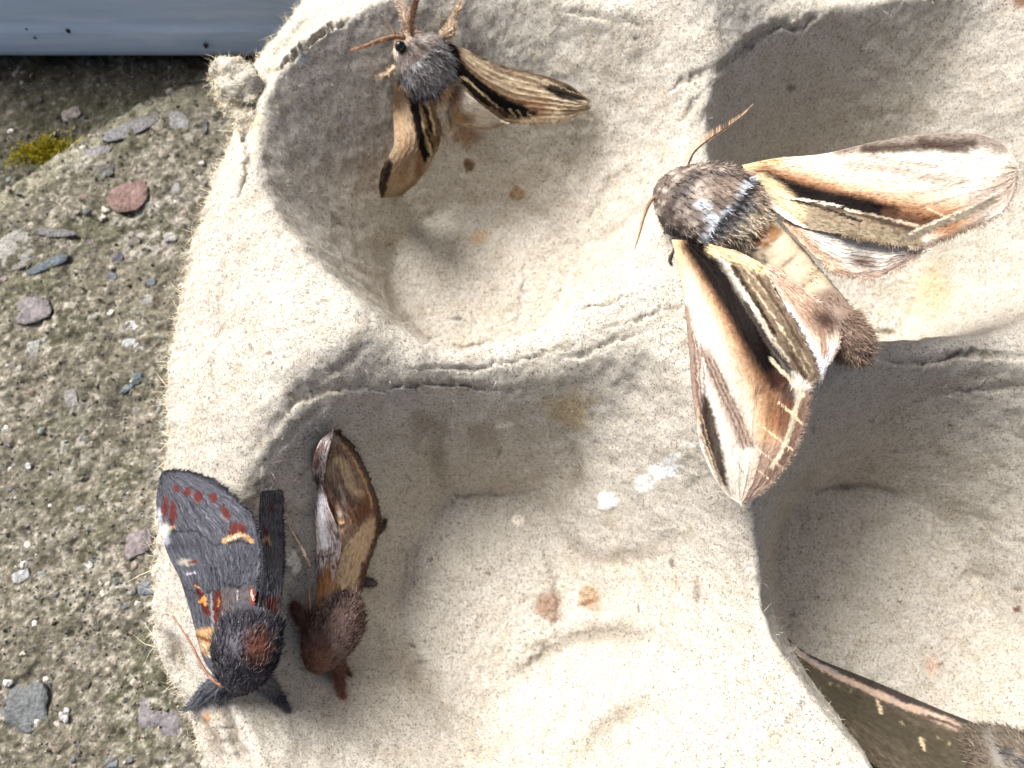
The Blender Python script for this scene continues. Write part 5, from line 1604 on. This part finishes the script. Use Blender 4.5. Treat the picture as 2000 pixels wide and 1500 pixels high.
def paint_d1(p):
    p.streak(0.25, 8, 60, 81)
    # buff panel
    p.poly([J(300, 700), J(330, 640), J(400, 560), J(470, 480), J(505, 500), J(500, 600), J(470, 720), J(430, 840), J(400, 920), J(370, 950), J(320, 920), J(280, 940), J(250, 870), J(290, 780)], (200, 174, 138), 0.97, 5)
    p.stroke([J(405, 560), J(350, 620), J(310, 680)], 2.4, 1.6, (110, 80, 58), 0.8, 0.6)
    # rusty shoulder
    p.poly([J(380, 480), J(400, 380), J(430, 300), J(480, 380), J(500, 460), J(440, 520), J(380, 530)], (110, 62, 36), 0.85, 8)
    # oval
    p.poly([J(215, 330), J(240, 180), J(270, 110), J(330, 130), J(390, 220), J(410, 330), J(380, 450), J(330, 530), J(290, 530), J(235, 430)], (132, 104, 82), 0.95, 5)
    p.flecks((66, 46, 36), 0.7, 24, 40, 0.1, 83, [J(215, 330), J(240, 180), J(270, 110), J(330, 130), J(390, 220), J(410, 330), J(380, 450), J(330, 530), J(290, 530), J(235, 430)])
    p.stroke([J(290, 170), J(330, 220), J(370, 330), J(420, 360)], 9, 7, (194, 168, 130), 0.85, 0.7)
    p.stroke([J(300, 320), J(320, 400), J(300, 480)], 5, 4, (186, 172, 158), 0.6, 0.8)
    p.stroke([J(250, 300), J(290, 380), J(330, 460)], 7, 6, (70, 52, 46), 0.75, 0.7)
    p.stroke([J(212, 240), J(212, 360), J(240, 470), J(295, 550), J(330, 530)], 4.0, 3.6, (44, 26, 20), 0.97, 0.4)
    p.stroke([J(228, 400), J(262, 480), J(310, 530), J(325, 510)], 1.8, 1.6, (190, 140, 90), 0.85, 0.5)
    p.stroke([J(375, 460), J(350, 510), J(330, 580)], 1.8, 1.5, (84, 60, 48), 0.7, 0.6)
    p.stroke([J(250, 110), J(225, 160), J(212, 220)], 4.5, 3, (38, 20, 15), 0.95, 0.45)
    p.stroke([J(230, 60), J(250, 40), J(280, 60)], 8, 7, (166, 152, 140), 0.85, 0.7)
    # outer margin
    p.stroke([J(290, 12), J(375, 110), J(440, 230), J(492, 370), J(515, 480), J(505, 600), J(462, 740), J(425, 880)], 6.5, 5, (58, 36, 26), 0.92, 0.5)
    p.stroke([J(310, 80), J(370, 160), J(430, 270), J(470, 380), J(480, 440)], 1.6, 1.6, (198, 150, 98), 0.8, 0.5)
    p.stroke([J(440, 760), J(420, 870), J(390, 940)], 7, 8, (72, 36, 22), 0.9, 0.6)
    # inner orange-brown base
    p.poly([J(230, 740), J(285, 720), J(285, 860), J(300, 940), J(240, 1010), J(200, 1080), J(160, 1080), J(165, 870)], (164, 116, 70), 0.9, 8)
    p.stroke([J(200, 900), J(230, 960), J(200, 1040)], 10, 8, (120, 70, 38), 0.7, 0.8)
    p.flecks((92, 60, 40), 0.35, 40, 40, 0.3, 85)


D1A = [J(245, 1085), J(262, 980), J(262, 880), J(278, 760), J(302, 690), J(308, 610), J(288, 555), J(240, 450), J(214, 340), J(212, 220), J(235, 100), J(258, 10)]
D1B = [J(400, 1000), J(428, 900), J(442, 830), J(482, 715), J(520, 585), J(526, 480), J(502, 372), J(452, 240), J(385, 112), J(305, 12), J(275, 2)]


def hd(x, y, off):
    a, b = J(x, y)
    return (a, b, hit(a, b, off))


D_Z = [hd(240, 1050, 3.6), hd(262, 760, 4.4), hd(230, 480, 4.0), hd(215, 200, 3.0), hd(265, 10, 1.6), hd(410, 960, 2.8), hd(470, 740, 2.0), hd(520, 500, 1.6), hd(440, 230, 1.6), hd(310, 20, 1.6), hd(370, 600, 4.0)]
wing(md, "forewing", D1A, D1B, D_Z, paint_d1, (134, 108, 84), n=190, m=90, fringe=0.5, fringe_rgb=(60, 44, 34), jag=2.5, camber=0.4, mat=MAT_GLOSS, pig=0.92)


def paint_d2(p):
    p.streak(0.5, 14, 40, 91)
    p.flecks((96, 70, 62), 0.8, 50, 30, 0.15, 92)
    p.dot(*J(175, 290), 9, 14, (50, 36, 34), 0.85, 0.7)
    p.stroke([J(175, 120), J(160, 200)], 6, 7, (110, 74, 60), 0.8, 0.7)
    p.stroke([J(195, 380), J(200, 520), J(215, 650)], 6, 9, (226, 224, 226), 0.8, 0.7)
    p.poly([J(160, 850), J(250, 740), J(260, 900), J(235, 1085), J(150, 1080)], (160, 110, 66), 0.92, 9)
    p.stroke([J(180, 715), J(240, 710), J(275, 690)], 2.5, 2.2, (92, 62, 46), 0.75, 0.6)
    p.stroke([J(155, 1020), J(190, 1060), J(230, 1085)], 7, 6, (66, 46, 40), 0.85, 0.6)


zz1 = field(D_Z)
D2A = [J(150, 1085), J(158, 900), J(168, 750), J(165, 560), J(150, 330), J(148, 180), J(190, 60), J(255, 8)]
wing(md, "forewing", D2A, [(x + 1.5, y) for x, y in D1A], [(*J(155, 1060), float(zz1(*J(240, 1060))) - 1.2), (*J(165, 750), float(zz1(*J(262, 760))) - 1.3), (*J(152, 330), float(zz1(*J(215, 330))) - 1.1), (*J(195, 60), float(zz1(*J(230, 90))) - 0.8)]
     + [(x + 1.5, y, float(zz1(x, y)) - 0.05) for x, y in D1A], paint_d2, (178, 166, 160), n=170, m=46, jag=0.0, mat=MAT_GLOSS, pig=0.92)


def paint_md(p):
    p.streak(0.5, 60, 30, 12)
    p.dot(*J(300, 1180), 34, 40, (128, 108, 98), 0.7, 0.9)
    p.stroke([J(430, 1060), J(380, 1150), J(330, 1260)], 10, 8, (70, 50, 42), 0.7, 0.8)
    p.stroke([J(150, 1110), J(200, 1180), J(230, 1290)], 8, 8, (84, 60, 48), 0.6, 0.8)
    p.stroke([J(210, 1085), J(255, 1010), J(315, 920), J(345, 960), J(385, 1010)], 5, 5, (46, 40, 46), 0.92, 0.5)
    p.dot(*J(340, 1040), 26, 20, (120, 98, 88), 0.6, 0.8)
    p.dot(*J(160, 1290), 30, 26, (132, 92, 68), 0.7, 0.8)
    p.dot(*J(420, 1080), 10, 20, (70, 52, 44), 0.7, 0.7)


zd = float(zz1(*J(262, 900)))
SP_D = [(*J(322, 905), zd + 0.3, 7, 0.6), (*J(332, 960), zd + 0.0, 28, 1.7), (*J(312, 1030), zd - 0.3, 46, 2.4), (*J(272, 1110), zd - 0.8, 54, 2.6), (*J(228, 1190), zd - 1.4, 50, 2.4), (*J(190, 1265), zd - 2.2, 40, 2.0), (*J(165, 1325), zd - 2.9, 26, 1.3), (*J(150, 1360), zd - 3.3, 5, 0.3)]
body(md, SP_D[::-1], paint_md, (104, 82, 71), fur_n=9000, fur_len=0.9, fur_w=0.045, fur_range=(0, 0.98), lift=0.18, ruffle=0.28, sd=8, tip=1.35, frost=0.12, vary=(0.3, 1.9))
a = part_tube(md, "leg", [(*J(250, 1290), zd - 3.0), (*J(290, 1370), hit(*J(290, 1370), 1.0)), (*J(312, 1490), hit(*J(312, 1490), 0.5))], [0.7, 0.45, 0.05], (112, 78, 64), fuzz=1500, fuzz_len=0.9, fuzz_rgb=(136, 100, 84), lay=1.2)
part_tube(md, "leg", [(*J(300, 1290), hit(*J(300, 1290), 1.2)), (*J(330, 1340), hit(*J(330, 1340), 0.7)), (*J(358, 1385), hit(*J(358, 1385), 0.2))], [0.4, 0.26, 0.1], (84, 66, 56), fuzz=250, fuzz_len=0.4)
part_tube(md, "leg", [(612, 1240, hit(612, 1240, 2.2)), (588, 1205, hit(588, 1205, 1.6)), (572, 1180, hit(572, 1180, 0.4))], [0.6, 0.6, 0.2], (84, 60, 48), fuzz=1000, fuzz_len=0.7, fuzz_rgb=(104, 74, 58))
part_tube(md, "leg", [(606, 1108, hit(606, 1108, 1.0)), (598, 1088, hit(598, 1088, 1.5)), (584, 1060, hit(584, 1060, 0.9)), (562, 1024, hit(562, 1024, 0.2))], [0.22, 0.22, 0.17, 0.07], (190, 168, 150), fuzz=260, fuzz_len=0.25, fuzz_rgb=(110, 84, 70))
part_tube(md, "leg", [(706, 1136, hit(706, 1136, 0.8)), (722, 1138, hit(722, 1138, 0.9)), (734, 1142, hit(734, 1142, 0.3))], [0.5, 0.5, 0.25], (66, 60, 60), fuzz=300, fuzz_len=0.4)
part_tube(md, "leg", [(738, 1040, hit(738, 1040, 0.6)), (748, 1030, hit(748, 1030, 0.7)), (753, 1014, hit(753, 1014, 0.2))], [0.3, 0.24, 0.08], (84, 72, 64), fuzz=200, fuzz_len=0.4)
part_tube(md, "antenna", [(612, 1264, zd - 0.6), (609, 1230, zd - 0.4), (606, 1180, zd - 0.6), (604, 1130, zd - 1.0), (602, 1096, zd - 1.4)], [0.14, 0.13, 0.11, 0.09, 0.04], (176, 140, 112), fuzz=160, fuzz_len=0.15)

# ------------------------------------------------------------------ dark moth tucked into the neighbouring cup
me_ = thing("moth", "dark brown moth with a pale streak, half hidden in the cup behind the ridge", "moth", U(1750, 1420, 1))


def paint_e1(p):
    p.streak(0.3, 10, 60, 95)
    p.flecks((120, 110, 92), 0.4, 40, 40, 0.35, 96)
    p.stroke([(1535, 1246), (1590, 1286), (1697, 1329), (1760, 1358), (1835, 1389), (1931, 1428)], 4.5, 12, (66, 60, 56), 0.95, 0.5)
    p.stroke([(1545, 1262), (1600, 1302), (1690, 1345), (1752, 1372), (1830, 1402), (1880, 1424)], 4.5, 8.5, (196, 172, 152), 0.95, 0.5)
    p.stroke([(1540, 1255), (1590, 1292), (1640, 1316)], 3.5, 3.0, (150, 146, 142), 0.7, 0.6)
    p.stroke([(1690, 1334), (1740, 1352), (1770, 1372)], 4, 3.5, (70, 58, 54), 0.9, 0.5)
    p.stroke([(1800, 1396), (1850, 1412), (1876, 1424)], 3.5, 3, (70, 54, 52), 0.9, 0.5)
    p.stroke([(1570, 1300), (1650, 1370), (1760, 1430), (1880, 1490)], 12, 40, (72, 66, 52), 0.8, 0.7)
    for x, y in ((1622, 1334), (1638, 1338), (1660, 1350), (1714, 1374), (1720, 1390), (1760, 1412), (1798, 1448), (1806, 1460), (1832, 1440), (1854, 1452)):
        p.dot(x, y, 2.4, 3.4, (168, 152, 122), 0.75, 0.8)
    p.stroke([(1712, 1368), (1722, 1392)], 3, 2.2, (216, 198, 164), 0.9, 0.5)
    p.stroke([(1796, 1440), (1806, 1464)], 3, 2.2, (206, 186, 148), 0.9, 0.5)
    p.poly([(1880, 1436), (1940, 1440), (1970, 1520), (1920, 1500)], (150, 130, 104), 0.8, 8)
    p.dot(1925, 1464, 12, 6, (60, 52, 46), 0.8, 0.6)
    p.dot(1950, 1482, 10, 7, (52, 46, 42), 0.8, 0.6)


wing(me_, "forewing", [(1527, 1238), (1587, 1281), (1697, 1326), (1835, 1385), (1910, 1416), (1950, 1450), (1975, 1500)], [(1526, 1244), (1560, 1330), (1640, 1430), (1740, 1520), (1850, 1580), (1940, 1590), (1990, 1540)],
     [(1530, 1240, 11.0), hz(1700, 1330, 4.5), hz(1835, 1388, 4.2), hz(1931, 1428, 3.6), hz(1985, 1500, 3.6), (1600, 1370, 16.5), (1740, 1500, 15.5), (1900, 1570, 15.0)], paint_e1, (84, 75, 61), n=180, m=80, camber=1.6, fringe=0.3, fringe_rgb=(90, 78, 62))


def paint_me(p):
    p.streak(0.4, 60, 30, 14)
    p.dot(1965, 1474, 20, 14, (44, 42, 42), 0.9, 0.5)
    p.dot(2000, 1490, 18, 14, (50, 46, 46), 0.9, 0.5)
    p.stroke([(1930, 1430), (1945, 1470), (1960, 1510)], 10, 10, (120, 116, 108), 0.8, 0.7)


body(me_, [(2080, 1560, hit(2080, 1560, 2.0), 4, 0.2), (2062, 1550, hit(2062, 1550, 2.4), 34, 1.6), (2030, 1530, hit(2030, 1530, 2.8), 60, 2.6), (1985, 1505, hit(1985, 1505, 3.4), 74, 3.4), (1950, 1482, hit(1950, 1482, 3.2), 66, 3.0), (1900, 1462, hit(1900, 1462, 2.2), 44, 1.6), (1850, 1440, hit(1850, 1440, 1.6), 30, 1.0), (1790, 1410, hit(1790, 1410, 1.0), 12, 0.6)], paint_me, (98, 88, 75),
     fur_n=6000, fur_len=0.9, fur_w=0.045, fur_range=(0, 0.7), lift=0.3, sd=11, frost=0.05, tip=1.0)
